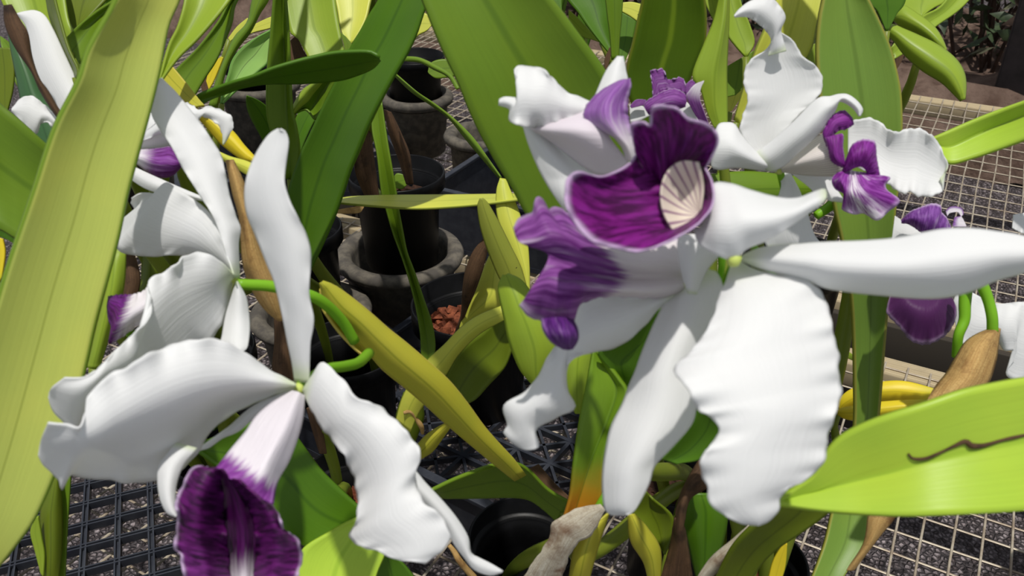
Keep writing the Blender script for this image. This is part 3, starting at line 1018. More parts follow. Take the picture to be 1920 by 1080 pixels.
# ---------------------------------------------------------------- lower left broad leaves
pL = p = plant('low_left', 'orchid with a broad dark leaf and a lime leaf at the bottom left of centre')
leaf(p, 'deep', [[(362, 838), (400, 822), (450, 800), (500, 785), (540, 795), (562, 825), (600, 878), (640, 918), (680, 955)], [(372, 845), (420, 885), (460, 925), (500, 965), (535, 992), (570, 1024), (620, 1040), (690, 1030)]],
     [.42, .44, .46, .47], off=[0, 0], bul=-.005, th=.002)
leaf(p, 'bright', [[(520, 1150), (548, 1080), (567, 1030), (613, 1000), (640, 985), (670, 972)], [(690, 1150), (705, 1080), (722, 1035), (715, 1005), (695, 985), (674, 972)]], [.44, .45], bul=-.004, th=.002)
stem(p, 'pseudobulb', [(600, 800, .60), (612, 830, .62), (625, 868, .64), (632, 900, .66)], [11, 12, 11, 10], 'bulb')
leaf(p, 'brown', [[(575, 765), (585, 800), (600, 850)], [(600, 760), (603, 800), (612, 850)]], [.59, .61], 'dry_sheath', bul=.005, label='brown dry sheath')
leaf(p, 'deep', [[(690, 1100), (705, 1060), (720, 1036)], [(790, 1100), (760, 1060), (728, 1034)]], [.48, .47])

# ---------------------------------------------------------------- shaded flower behind the strap leaf, upper left
pG = plant('tl', 'orchid at upper left whose white flower hides behind the pale strap leaf')
f = flower(pG, 215, 285, .46, 8, 'shaded white and purple flower half hidden behind the pale strap leaf', 4, 4)
petal(f, 'dorsal_sepal', [[(30, 26), (45, 42), (53, 63), (65, 127), (83, 167), (112, 208), (160, 262), (208, 285)], [(34, 25), (50, 21), (67, 20), (84, 29), (101, 57), (121, 100), (140, 142), (160, 190), (190, 240), (215, 280)]], [.48, .475, .47, .46], bul=.004)
petal(f, 'petal', [[(22, 205), (37, 187), (55, 179), (72, 187), (87, 200), (110, 220), (150, 245), (208, 280)], [(22, 208), (43, 230), (60, 250), (70, 250), (75, 234), (88, 230), (101, 240), (130, 262), (170, 280), (208, 290)]], [.45, .455, .46], bul=.003, ruf=.002, rf=3, jag=.8)
petal(f, 'lateral_sepal', [[(220, 270), (260, 220), (290, 195), (320, 220), (350, 262)], [(222, 285), (250, 280), (283, 284), (310, 280), (345, 268)]], [.455, .45, .45], bul=.006)
petal(f, 'petal', [[(215, 285), (280, 240), (330, 200), (348, 193), (360, 197), (370, 206), (382, 203), (393, 199), (413, 206), (433, 218), (438, 235), (430, 253), (420, 270)],
                   [(215, 290), (290, 255), (350, 225), (362, 220), (370, 227), (375, 218), (385, 219), (400, 227), (413, 240), (418, 258), (418, 272)]], [.455, .44, .43, .43], ruf=.002, rf=5, jag=1.5, bul=.002)
lipG = lip_mat('lip_shaded', .2, .5, 'v', dark=(100, 30, 110), mid=(140, 70, 160), rim=.3, rim_at='u', veins=.9)
petal(f, 'lip', [[(235, 282), (263, 281), (300, 278), (320, 276), (333, 291), (342, 306)], [(232, 305), (257, 308), (277, 323), (300, 333), (323, 329), (343, 309)]], [.45, .445, .44], lipG, bul=.012, ruf=.001)
petal(f, 'lateral_sepal', [[(225, 300), (250, 312), (284, 328), (313, 341), (345, 355), (388, 373)], [(222, 320), (245, 336), (270, 352), (295, 361), (340, 369), (388, 378)]], [.45, .435, .425], bul=.003)
leaf(pG, 'brown', [[(9, 10), (10, 40), (20, 70), (37, 100), (60, 133), (77, 170), (97, 203), (130, 250)], [(21, 9), (37, 38), (51, 62), (58, 105), (72, 147), (90, 173), (110, 207), (140, 250)]], [.44, .45], 'dry_sheath', bul=.004, label='brown dry sheath')
leaf(pG, 'lime', [[(-20, -60), (20, 40), (60, 130), (100, 210), (160, 330)], [(110, -60), (130, 43), (152, 73), (168, 93), (180, 180), (200, 330)]], [.54, .53, .52], bul=-.006)
leaf(pG, 'olive', [[(84, -20), (93, 27), (107, 67), (127, 110), (140, 143)], [(99, -20), (115, 43), (130, 93), (147, 130), (145, 146)]], [.475, .47], tilt=-.015)
leaf(pG, 'blue', [[(16, 60), (25, 110), (33, 150), (45, 210), (70, 290)], [(30, 80), (60, 133), (80, 180), (100, 210), (130, 290)]], [.50, .50], bul=.004)
leaf(pG, 'olive', [[(-10, 90), (-6, 150), (0, 190), (8, 215)], [(20, 90), (27, 130), (24, 170), (14, 210)]], [.52, .52])
leaf(pG, 'leaf', [[(-40, 150), (0, 195), (30, 220), (88, 272), (130, 310), (180, 350)], [(-40, 420), (0, 430), (30, 447), (60, 460), (110, 450), (160, 400)]], [.42, .43, .45], bul=-.008, th=.002)
stem(pG, 'flower_stem', [(-20, 430, .44), (10, 438, .44), (35, 452, .44), (70, 480, .45)], [9, 9, 9, 9])
leaf(pG, 'yellow', [[(-15, 440), (-4, 475), (-8, 540)], [(6, 448), (10, 475), (4, 520)]], [.46, .46])
leaf(pG, 'brown', [[(225, 480), (228, 520), (232, 570)], [(250, 470), (262, 520), (255, 560)]], [.52, .52], 'dry_sheath', bul=.004, label='brown dry sheath')
leaf(pG, 'olive', [[(268, 470), (266, 520), (262, 560)], [(300, 470), (300, 500), (292, 560)]], [.54, .54], bul=.004)
leaf(pG, 'lime', [[(200, 470), (190, 540), (178, 620), (165, 690)], [(236, 465), (232, 530), (222, 570), (185, 690)]], [.42, .42, .42], bul=.006)

# ---------------------------------------------------------------- plant right of strap leaf, upper left
pU = plant('u', 'orchid of crowded green and yellow leaves between the strap leaf and the upright folded leaf')
leaf(pU, 'lime', [[(350, -60), (346, 0), (333, 50), (317, 83), (303, 133), (296, 158)], [(470, -60), (432, 0), (400, 40), (367, 77), (333, 110), (299, 156)]], [.50, .48, .47], bul=-.006)
leaf(pU, 'leaf', [[(480, -60), (432, 0), (410, 40), (370, 90), (325, 135), (300, 175)], [(500, -60), (445, 0), (433, 47), (407, 110), (385, 145), (362, 185)]], [.56, .54, .54], bul=-.004)
leaf(pU, 'sheath', [[(305, 155), (320, 170), (343, 187), (366, 201)], [(325, 126), (345, 150), (370, 182), (384, 198)]], [.50, .49], 'leaf')
leaf(pU, 'leaf', [[(225, -18), (213, 0), (180, 22), (143, 52), (120, 75)], [(255, -18), (240, 0), (195, 45), (168, 92), (150, 120)]], [.50, .50], bul=-.004)
leaf(pU, 'olive', [[(120, -18), (118, 10), (135, 50), (150, 60)], [(214, -18), (200, 0), (175, 25), (150, 50)]], [.56, .55])
leaf(pU, 'yellow', [[(340, 175), (377, 210), (400, 215), (437, 247), (457, 272), (476, 293), (490, 310)], [(345, 190), (377, 225), (400, 253), (420, 274), (457, 301), (471, 304), (486, 318)]], [.50, .50, .49], bul=.004, label='bright yellow leaf')
leaf(pU, 'ylime', [[(405, 282), (430, 294), (470, 306), (500, 330)], [(410, 294), (440, 313), (463, 327), (490, 345)]], [.47, .46], bul=.002)
leaf(pU, 'tan', [[(425, 300), (437, 360), (450, 410), (455, 480), (463, 517), (480, 555), (500, 582), (522, 600)], [(436, 300), (457, 345), (467, 390), (482, 440), (500, 490), (520, 530), (530, 570), (530, 602)]], [.42, .425, .43, .44], 'dry_sheath', bul=.008, label='tan papery dry sheath')
leaf(pU, 'rosy', [[(520, 50), (480, 71), (452, 91), (435, 114), (428, 140), (417, 175), (414, 195)], [(530, 55), (512, 85), (502, 117), (489, 130), (474, 143), (446, 167), (418, 194)]], [.66, .66, .66], bul=-.006, label='pale leaf with a dark rosy midrib')
leaf(pU, 'leaf', [[(480, -20), (465, 40), (440, 70), (420, 115), (402, 165), (392, 200)], [(512, -20), (487, 25), (468, 62), (447, 88), (426, 125), (413, 170), (405, 200)]], [.62, .62, .62], bul=.004)
leaf(pU, 'yellow', [[(387, 152), (395, 125), (415, 106)], [(392, 168), (402, 150), (419, 108)]], [.64, .64])
leaf(pU, 'ylime', [[(428, 72), (445, 50), (464, 34)], [(432, 78), (452, 60), (470, 38)]], [.66, .66])
leaf(pU, 'ylime', [[(455, 62), (470, 50), (500, 35), (520, 28)], [(457, 68), (480, 60), (505, 54), (520, 48)]], [.70, .70])
leaf(pU, 'brown', [[(372, 130), (378, 165), (384, 185)], [(392, 125), (396, 150), (390, 180)]], [.66, .66], 'dry_sheath', label='dark dry sheath')
leaf(pU, 'brown', [[(515, 590), (516, 640), (512, 690), (520, 740)], [(530, 595), (546, 640), (550, 690), (552, 740)]], [.52, .53], 'dry_sheath', bul=.006, label='frayed grey-brown dry sheath')

# ---------------------------------------------------------------- plant at top, upright folded leaf and horizontal leaf
pT = plant('t', 'orchid with an upright folded leaf and a short leaf lying across it at upper left')
leaf(pT, 'deep', [[(352, 200), (370, 180), (400, 167), (437, 154), (474, 143), (511, 128), (557, 114), (585, 107), (622, 99), (659, 96), (695, 97), (712, 108)],
                  [(362, 204), (385, 192), (424, 175), (456, 163), (500, 156), (548, 156), (594, 154), (641, 149), (678, 137), (700, 126), (712, 112)]], [.50, .50, .505, .50], bul=-.003, tilt=[.0, .03, .03], th=.002, base='start')
leaf(pT, 'leaf', [[(515, -40), (512, 10), (507, 67), (501, 127), (499, 200), (505, 240), (520, 285), (535, 335)], [(530, -40), (531, 30), (535, 100), (538, 160), (541, 240), (546, 335)],
                   [(534, -40), (541, 60), (544, 133), (548, 205), (556, 240), (562, 283), (556, 320), (548, 340)]], [.565, .58, .60, .63], crease=True, off=[0, .008, 0], th=.0018)
leaf(pT, 'lime', [[(525, -40), (537, 30), (545, 62), (558, 71), (570, 93), (577, 107), (590, 140)], [(622, -40), (632, 25), (640, 70), (645, 100), (635, 140)]], [.64, .63], bul=-.005, base='none')
leaf(pT, 'brown', [[(540, 80), (541, 100), (542, 125)], [(557, 66), (568, 92), (580, 112)]], [.655, .655], 'dry_sheath', label='dark brown dry sheath')
leaf(pT, 'ylime', [[(622, -40), (632, 20), (640, 60), (655, 82)], [(698, -40), (693, 15), (682, 48), (660, 82)]], [.72, .70], bul=-.004, label='pale yellow leaf', base='none')
leaf(pT, 'leaf', [[(638, 60), (645, 85), (648, 110)], [(650, 70), (660, 85), (655, 105)]], [.66, .66], base='none')
leaf(pT, 'lime', [[(546, 214), (552, 195), (567, 171), (581, 160), (606, 147)], [(548, 215), (560, 203), (578, 187), (586, 176), (608, 149)]], [.62, .62, .61], bul=.004, base='none')
leaf(pT, 'leaf', [[(550, 214), (565, 200), (580, 185), (590, 165), (606, 148)], [(554, 212), (576, 206), (593, 224), (612, 185), (630, 152)]], [.635, .63, .62], bul=-.006)

# ---------------------------------------------------------------- dark broad leaf + big central leaf
pD = plant('left', 'orchid with one broad dark leaf slanting from left of centre up to the top')
pR = plant('mid_low', 'orchid at front right bearing the big cluster of three white and purple flowers')
pN = plant('back_b', 'orchid in the grey pot at top centre with thin arching leaves')
leaf(pD, 'deep', [[(740, -60), (710, 0), (693, 27), (673, 63), (653, 97), (627, 157), (610, 190), (580, 253), (563, 290), (543, 350), (535, 400), (540, 470), (560, 530)],
                  [(825, -60), (796, 15), (780, 63), (763, 100), (740, 140), (717, 183), (693, 233), (673, 283), (657, 320), (645, 357), (627, 407), (607, 453), (588, 492), (566, 535)]],
     [.53, .535, .555, .60, .64], bul=-.008, tilt=-.03, off=[0, 0], n=60, m=17, th=.0022)
leaf(pR, 'leaf', [[(770, -60), (792, 0), (800, 20), (813, 53), (833, 100), (860, 157), (880, 207), (900, 250), (923, 293), (947, 333), (962, 357), (985, 400), (1015, 440), (1045, 480)],
                  [(990, -60), (1037, 0), (1060, 30), (1087, 67), (1110, 97), (1133, 130), (1155, 170), (1170, 230), (1170, 300), (1150, 380), (1120, 440), (1090, 490)]],
     [.385, .385, .395, .415, .44], bul=-.008, n=60, m=17, th=.0024, label='very broad bright green leaf')
leaf(pN, 'ylime', [[(785, 20), (798, 25), (805, 30), (812, 44)], [(775, 75), (785, 66), (800, 58), (811, 46)]], [.66, .66], base='none')
leaf(pN, 'leaf', [[(740, 137), (780, 170), (823, 200), (863, 233), (897, 270), (940, 333)], [(740, 142), (773, 173), (813, 200), (843, 223), (873, 260), (905, 298), (936, 334)]], [.80, .78, .74, .70], bul=.004, tilt=.01, label='narrow arching leaf', base='none')
leaf(pN, 'leaf', [[(755, 106), (787, 109), (823, 126), (847, 142), (862, 165)], [(755, 114), (787, 117), (813, 130), (840, 144), (856, 168)]], [.86, .84, .82], bul=.003, base='none')
leaf(pN, 'leaf', [[(802, 135), (808, 118), (830, 111), (862, 115)], [(804, 138), (818, 147), (840, 145), (862, 140)]], [.88, .88], base='none')

# ---------------------------------------------------------------- centre pot plant
pC = plant('centre', 'orchid in the high central black pot with one thin strap leaf and brown canes')
leaf(pC, 'leaf', [[(700, 190), (697, 240), (707, 290), (715, 360), (723, 390), (737, 437), (753, 480), (768, 527), (780, 577), (788, 627), (790, 667), (796, 690)],
                  [(708, 190), (713, 260), (725, 330), (735, 390), (752, 460), (775, 530), (795, 600), (803, 660), (800, 690)],
                  [(716, 190), (727, 267), (736, 320), (743, 360), (747, 390), (755, 433), (763, 473), (777, 510), (793, 557), (810, 607), (816, 647), (813, 668), (805, 690)]],
     [.66, .66, .68, .70, .72], crease=True, off=[0, .006, 0], m=13, n=60)
stem(pC, 'pseudobulb', [(672, 300, .86), (690, 250, .80), (705, 200, .75)], [12, 14, 9], 'bulb')
leaf(pC, 'brown', [[(664, 300), (668, 330), (690, 380)], [(692, 230), (700, 290), (712, 380)]], [.78, .82], 'dry_sheath', bul=.006, label='brown dry sheath')
leaf(pC, 'brown', [[(720, 205), (730, 250), (748, 300), (762, 345)], [(733, 210), (752, 250), (768, 290), (775, 345)]], [.84, .88], 'dry_sheath', bul=.008, label='shrivelled brown sheath')
leaf(pC, 'leaf', [[(737, 335), (745, 325), (765, 330)], [(740, 352), (755, 354), (768, 340)]], [.90, .90])
leaf(pC, 'tan', [[(618, 395), (640, 392), (683, 384)], [(620, 400), (670, 400), (682, 390)]], [.80, .80], 'dry_sheath', label='pale dry scale')

# ---------------------------------------------------------------- bark pot plant
pB = plant('bark', 'yellowing orchid growing from the pot of red bark at the centre')
leaf(pB, 'ylime', [[(622, 377), (653, 370), (713, 367), (813, 366), (900, 365), (962, 364), (1010, 362)], [(624, 379), (653, 383), (713, 388), (780, 392), (847, 389), (913, 383), (962, 377), (1010, 370)]], [.63, .62, .60], bul=.003, tilt=-.03, label='pale yellow leaf lying level', base='none')
leaf(pB, 'spot', [[(901, 372), (896, 387), (900, 420), (908, 450), (920, 483), (937, 522), (955, 550)], [(904, 372), (914, 381), (933, 413), (958, 463), (976, 500), (988, 540), (990, 555)]], [.55, .56, .57], bul=.004, label='yellow-green leaf with black specks', base='none')
leaf(pB, 'ylime', [[(938, 334), (931, 360), (933, 407), (955, 463), (978, 510), (988, 550)], [(948, 336), (960, 365), (973, 397), (988, 450), (992, 500), (992, 552)]], [.60, .59], bul=.003, base='none')
leaf(pB, 'brown', [[(909, 446), (887, 473), (873, 510), (868, 547), (865, 590), (853, 625)], [(915, 465), (904, 507), (890, 547), (877, 577), (866, 606), (856, 630)]], [.62, .64, .70], 'dry_leaf', bul=.005, label='dry brown folded leaf')
leaf(pB, 'ylime', [[(922, 470), (905, 507), (890, 547), (872, 585), (862, 615)], [(935, 500), (944, 545), (943, 575), (897, 597), (864, 620)]], [.66, .66, .68], bul=.006, base='none')
leaf(pB, 'ylime', [[(945, 572), (897, 592), (863, 616), (833, 647), (803, 674), (775, 710), (755, 745), (742, 790)], [(945, 600), (910, 618), (882, 640), (855, 670), (836, 702), (805, 745), (785, 775), (770, 810)]], [.56, .57, .59, .61], bul=.006, label='bright yellow folded leaf base', base='none')
leaf(pB, 'olive', [[(955, 570), (910, 618), (880, 640), (853, 670), (836, 710), (850, 745)], [(966, 640), (958, 660), (945, 690), (916, 722), (890, 750), (862, 762)]], [.60, .61, .62], bul=-.006, th=.002, base='none')
leaf(pB, 'lime', [[(945, 516), (936, 535), (937, 555), (947, 600), (955, 640), (975, 690), (1003, 724)], [(952, 515), (975, 525), (992, 545), (1005, 572), (1030, 610), (1042, 650), (1030, 690), (1008, 724)]], [.47, .47, .48], bul=.006, th=.002, base='none')
leaf(pB, 'lime', [[(1062, 660), (1058, 690), (1063, 735), (1080, 775)], [(1112, 650), (1106, 690), (1100, 730), (1088, 775)]], [.47, .48], bul=.004, base='none')
leaf(pB, 'sheath', [[(836, 793), (815, 805), (795, 820), (770, 850)], [(845, 800), (832, 818), (812, 845), (790, 860)]], [.62, .64], bul=.005, label='yellow leaf base', base='none')
leaf(pB, 'olive', [[(757, 735), (743, 780), (750, 800), (765, 830)], [(790, 745), (795, 780), (785, 810), (775, 835)]], [.64, .66], bul=.006, base='none')
stem(pB, 'dry_root', [(757, 774, .60), (770, 772, .60), (780, 785, .605), (790, 800, .61), (792, 812, .62)], [3, 4, 4, 5, 3], 'tan')

# ---------------------------------------------------------------- front right plant
leaf(pR, 'turn', [[(1112, 655), (1110, 667), (1100, 720), (1087, 787), (1075, 870), (1068, 933), (1052, 985)], [(1116, 654), (1135, 690), (1158, 730), (1140, 790), (1110, 860), (1085, 930), (1068, 985)],
                  [(1118, 655), (1135, 675), (1163, 712), (1176, 737), (1158, 787), (1134, 847), (1130, 900), (1125, 960), (1110, 985)]], [.43, .43, .44, .46], crease=True, off=[0, .006, 0], th=.002, label='leaf turning orange at its base')
leaf(pR, 'deep', [[(1237, 570), (1185, 625), (1122, 658), (1150, 700), (1165, 750)], [(1245, 600), (1225, 660), (1205, 710), (1185, 750), (1175, 760)]], [.40, .42, .44], bul=-.004)
leaf(pR, 'deep', [[(1312, 760), (1290, 800), (1262, 835), (1240, 860)], [(1360, 790), (1350, 825), (1315, 860), (1270, 870)]], [.42, .44], bul=-.004)
leaf(pR, 'paper', [[(1127, 946), (1083, 953), (1037, 980), (1030, 1010), (1000, 1053), (970, 1100)], [(1134, 955), (1110, 1000), (1090, 1012), (1073, 1030), (1062, 1055), (1048, 1100)]], [.44, .45, .47], 'dry_sheath', bul=.003, ruf=.0006, rf=2, jag=1.0, label='papery whitish dry sheath')
leaf(pR, 'sheath', [[(1090, 1000), (1075, 1040), (1066, 1100)], [(1142, 960), (1122, 1020), (1100, 1100)]], [.46, .48], 'pseudobulb', bul=.012)
leaf(pR, 'sheath', [[(1178, 965), (1183, 1013), (1207, 1053), (1217, 1090)], [(1188, 963), (1213, 990), (1237, 1030), (1238, 1090)]], [.47, .49], bul=.006)
leaf(pR, 'olive', [[(1212, 920), (1188, 957), (1205, 985), (1240, 1030)], [(1223, 935), (1260, 967), (1262, 1003), (1246, 1040)]], [.50, .51], bul=-.005)
leaf(pR, 'brown', [[(1312, 860), (1280, 920), (1265, 973), (1258, 1020), (1235, 1095)], [(1325, 915), (1293, 935), (1283, 980), (1290, 1030), (1300, 1095)]], [.46, .47, .49], 'dry_leaf', bul=.008, ruf=.003, rf=2, label='withered brown leaf')
leaf(pR, 'deep', [[(1293, 925), (1283, 980), (1295, 1040), (1310, 1095)], [(1335, 925), (1362, 960), (1354, 1020), (1325, 1095)]], [.48, .49, .50], bul=.006)
leaf(pR, 'brown', [[(1010, 870), (1040, 905), (1066, 930)], [(990, 880), (1020, 915), (1060, 945)]], [.58, .58], 'dry_sheath', label='brown dry sheath')

# flower B1
f = flower(pR, 1379, 486, .256, 13, 'front right flower with a gaping deep purple lip and cream throat', 10, -8)
petal(f, 'lateral_sepal', [[(1326, 420), (1326, 375), (1338, 345), (1370, 345), (1410, 358), (1460, 371), (1495, 372), (1525, 361), (1545, 355), (1549, 364)],
                   [(1302, 430), (1310, 455), (1340, 476), (1375, 486), (1400, 466), (1440, 449), (1475, 428), (1510, 403), (1540, 382), (1550, 368)]],
      [.268, .262, .262, .268], bul=.010, ruf=.0015, rf=2, tilt=-.01)
petal(f, 'dorsal_sepal', [[(1990, 470), (1925, 445), (1870, 435), (1820, 429), (1770, 430), (1730, 437), (1680, 447), (1620, 452), (1540, 455), (1490, 459), (1440, 463), (1410, 471), (1390, 481)],
                   [(1990, 476), (1925, 509), (1870, 525), (1820, 546), (1775, 557), (1723, 559), (1640, 552), (1600, 548), (1550, 540), (1512, 526), (1440, 507), (1415, 499), (1390, 488)]],
      [.248, .25, .255, .262, .27], bul=.009, m=25, n=80)
petal(f, 'petal', [[(1422, 984), (1392, 981), (1364, 969), (1342, 954), (1330, 940), (1326, 915), (1317, 890), (1314, 858), (1330, 839), (1346, 815), (1344, 795), (1335, 782), (1318, 774), (1306, 768), (1298, 743), (1283, 722), (1268, 703), (1267, 684), (1287, 668), (1312, 638), (1335, 600), (1346, 565), (1360, 530), (1372, 495)],
                   [(1422, 984), (1440, 976), (1459, 957), (1461, 934), (1478, 916), (1503, 904), (1524, 888), (1543, 867), (1550, 832), (1556, 800), (1570, 768), (1576, 730), (1571, 690), (1570, 655), (1559, 615), (1556, 585), (1544, 560), (1528, 535), (1500, 521), (1460, 515), (1420, 508), (1386, 490)]],
      [.246, .244, .245, .248, .254, .262, .272], bul=.005, m=35, n=140, ruf=.0022, rf=4.2, jag=1.6, tilt=[0, .008, .008, 0])
petal(f, 'lateral_sepal', [[(1330, 452), (1300, 440), (1272, 450), (1276, 500), (1290, 550)], [(1352, 475), (1330, 500), (1318, 520), (1305, 552)]], [.282, .285], bul=.004)
lipB = lip_mat('lip_front', 0, 0, 'u', dark=(70, 7, 68), mid=(124, 28, 124), pale=(150, 60, 170), rim=.7, rim_at='x1', veins=.5, flip=True)
lipBm = lip_mat('lip_front_lower', 0, 0, 'u', dark=(70, 7, 68), mid=(132, 30, 132), pale=(150, 50, 160), rim=.7, rim_at='x1', veins=.6, flip=True)
b = MB()
b.loft([[(1192, 292), (1187, 263), (1183, 233), (1205, 228), (1219, 234), (1222, 203), (1243, 197), (1270, 203), (1290, 222), (1320, 230), (1340, 243), (1347, 263), (1337, 290), (1323, 315)],
        [(1205, 310), (1210, 285), (1222, 265), (1235, 255), (1248, 245), (1265, 242), (1285, 248), (1302, 258), (1316, 270), (1322, 285), (1318, 300), (1315, 313)],
        [(1215, 328), (1225, 330), (1235, 335), (1242, 340), (1250, 328), (1262, 313), (1280, 304), (1300, 302), (1310, 312)]],
       [.262, .25, .252, .262], off=[-.006, .004, .016], n=80, m=21, mat=0, ruf=.0015, rf=4)
b.loft([[(1192, 290), (1180, 305), (1157, 320), (1123, 330), (1087, 322), (1064, 334), (1060, 365), (1062, 393), (1080, 420), (1103, 447), (1147, 464), (1200, 472), (1243, 458), (1277, 441), (1313, 417), (1337, 382), (1336, 345), (1323, 315)],
        [(1205, 312), (1198, 325), (1175, 340), (1150, 352), (1135, 365), (1130, 385), (1150, 412), (1185, 430), (1215, 435), (1245, 440), (1280, 428), (1308, 408), (1328, 375), (1325, 345), (1318, 317)],
        [(1220, 314), (1232, 322), (1245, 336), (1246, 358), (1244, 380), (1244, 400), (1253, 422), (1263, 433), (1282, 420), (1303, 408), (1316, 385), (1316, 350), (1311, 316)]],
       [.262, .248, .244, .25, .26], off=[-.004, .010, .020], n=100, m=21, mat=1, ruf=.002, rf=4, jag=.8)
b.loft([[(1311, 304), (1320, 350), (1314, 396)], [(1278, 302), (1300, 350), (1312, 398)], [(1252, 320), (1284, 365), (1311, 400)], [(1239, 355), (1276, 384), (1309, 402)],
        [(1243, 396), (1276, 403), (1308, 405)], [(1262, 434), (1290, 421), (1309, 408)]], [.259, .2625, .262], off=[-.001, .001, .002, .002, .001, -.001], n=40, m=31, mat=2)
b.build('lip', [lipB, lipBm, M['cream']], f, thick=.0006)

# flower B2
f = flower(pR, 1283, 540, .292, 13, 'front right flower turned left with a lilac drooping lip', 8, -14)
petal(f, 'lateral_sepal', [[(1172, 965), (1145, 964), (1133, 948), (1130, 893), (1137, 837), (1147, 797), (1167, 757), (1181, 720), (1191, 697), (1207, 653), (1230, 600), (1250, 565), (1280, 545)],
                           [(1174, 966), (1188, 958), (1201, 938), (1217, 906), (1228, 872), (1260, 838), (1294, 799), (1304, 770), (1306, 730), (1300, 690), (1315, 640), (1338, 590), (1355, 545), (1345, 512), (1325, 505)]],
      [.285, .285, .288, .29, .292], bul=.008, tilt=-.006)
petal(f, 'petal', [[(955, 822), (944, 810), (952, 796), (944, 768), (950, 753), (977, 740), (1000, 720), (1023, 677), (1045, 645), (1070, 600), (1090, 572), (1120, 557), (1193, 556), (1240, 555), (1275, 545)],
                   [(958, 828), (985, 843), (1012, 838), (1004, 805), (1043, 784), (1077, 763), (1064, 733), (1062, 695), (1073, 673), (1127, 657), (1173, 642), (1210, 607), (1240, 575), (1280, 552)]],
      [.315, .308, .302, .298, .294], bul=.005, ruf=.003, rf=2.4, jag=1.2)
lipB2 = lip_mat('lip_lilac', .40, .50, 'v', flip=False, dark=(100, 36, 114), mid=(148, 84, 162), pale=(228, 210, 230), rim=.35, rim_at='u', veins=1.0, white=(228, 220, 222))
b = MB()
b.loft([[(1290, 466), (1262, 446), (1207, 452), (1163, 456), (1125, 440), (1085, 421), (1060, 397), (1042, 387), (1028, 394), (1017, 373), (1004, 373), (998, 398), (972, 410), (963, 428)],
        [(1290, 500), (1240, 492), (1190, 490), (1140, 478), (1090, 462), (1060, 446), (1030, 440), (1005, 448), (975, 455)],
        [(1292, 522), (1240, 520), (1190, 520), (1140, 512), (1090, 500), (1060, 490), (1035, 482), (1028, 478)],
        [(1290, 540), (1240, 545), (1190, 545), (1130, 540), (1085, 535), (1055, 535), (1025, 530), (995, 542)],
        [(1285, 552), (1243, 558), (1193, 557), (1133, 556), (1093, 567), (1078, 583), (1076, 603), (1060, 608), (1030, 606), (1010, 600), (988, 591), (974, 572)]],
       [.295, .285, .278, .272, .272], off=[.010, -.004, .004, -.006, .008], n=80, m=33, mat=0, ruf=.0025, rf=4, jag=1.2)
b.loft([[(1075, 600), (1083, 618), (1083, 638), (1073, 654)], [(1050, 595), (1056, 618), (1060, 630), (1065, 655)], [(1015, 598), (1018, 618), (1033, 640), (1056, 654)]], [.272, .268, .272], off=[0, -.006, 0], n=24, m=13, mat=1)
b.build('lip', [lipB2, lip_mat('lip_knob', 0, 0, 'v', dark=(70, 24, 96), mid=(110, 50, 140), rim=.3)], f, thick=.0006)
for o_ in ():
    pass

# flower B3 (faces away)
f = flower(pR, 1120, 270, .325, 8, 'front right flower facing away, white lip tube with a lilac tip', 4, 4)
petal(f, 'petal', [[(936, 187), (947, 182), (974, 183), (979, 165), (965, 132), (977, 122), (995, 127), (1017, 128), (1037, 147), (1063, 173), (1104, 190), (1125, 210)],
                   [(935, 196), (955, 205), (957, 228), (985, 238), (1010, 240), (1040, 230), (1070, 225), (1100, 225), (1124, 222)]],
      [.318, .315, .318, .32], bul=.005, ruf=.004, rf=2.2, jag=1.0)
petal(f, 'lateral_sepal', [[(980, 232), (990, 267), (1003, 300), (1017, 330), (1035, 360), (1060, 395)], [(1012, 240), (1060, 280), (1100, 312), (1122, 330), (1095, 350), (1068, 395)]], [.33, .328, .325], bul=.006)
petal(f, 'dorsal_sepal', [[(1158, 106), (1137, 133), (1120, 170), (1108, 200), (1105, 240)], [(1168, 106), (1173, 133), (1176, 155), (1165, 200), (1140, 245)]], [.335, .33], bul=.004)
lipB3 = lip_mat('lip_tip', .15, .62, 'v', dark=(136, 76, 160), mid=(170, 116, 192), pale=(226, 208, 232), rim=.3, rim_at='u', veins=.7, white=(232, 224, 228), flip=True)
b = MB()
b.loft([[(985, 232), (1020, 220), (1060, 210), (1095, 198), (1110, 188)], [(1000, 245), (1040, 245), (1080, 245), (1115, 248), (1140, 252)], [(1015, 252), (1060, 286), (1100, 316), (1130, 330), (1160, 322), (1180, 305)]], [.325, .318, .312], off=[.006, -.010, .004], n=40, m=21, mat=1)
b.loft([[(1160, 152), (1128, 170), (1104, 193), (1095, 215), (1112, 242), (1146, 254), (1166, 276), (1176, 302)],
        [(1172, 149), (1150, 175), (1138, 200), (1140, 225), (1155, 250), (1175, 275), (1183, 302)],
        [(1180, 147), (1183, 160), (1177, 187), (1178, 220), (1187, 253), (1191, 290), (1189, 303)]], [.312, .308, .308, .31], off=[.004, -.006, .004], n=50, m=19, mat=0, ruf=.001, rf=4, jag=.8)
b.build('lip', [lipB3, M['petal_l']], f, thick=.0006)

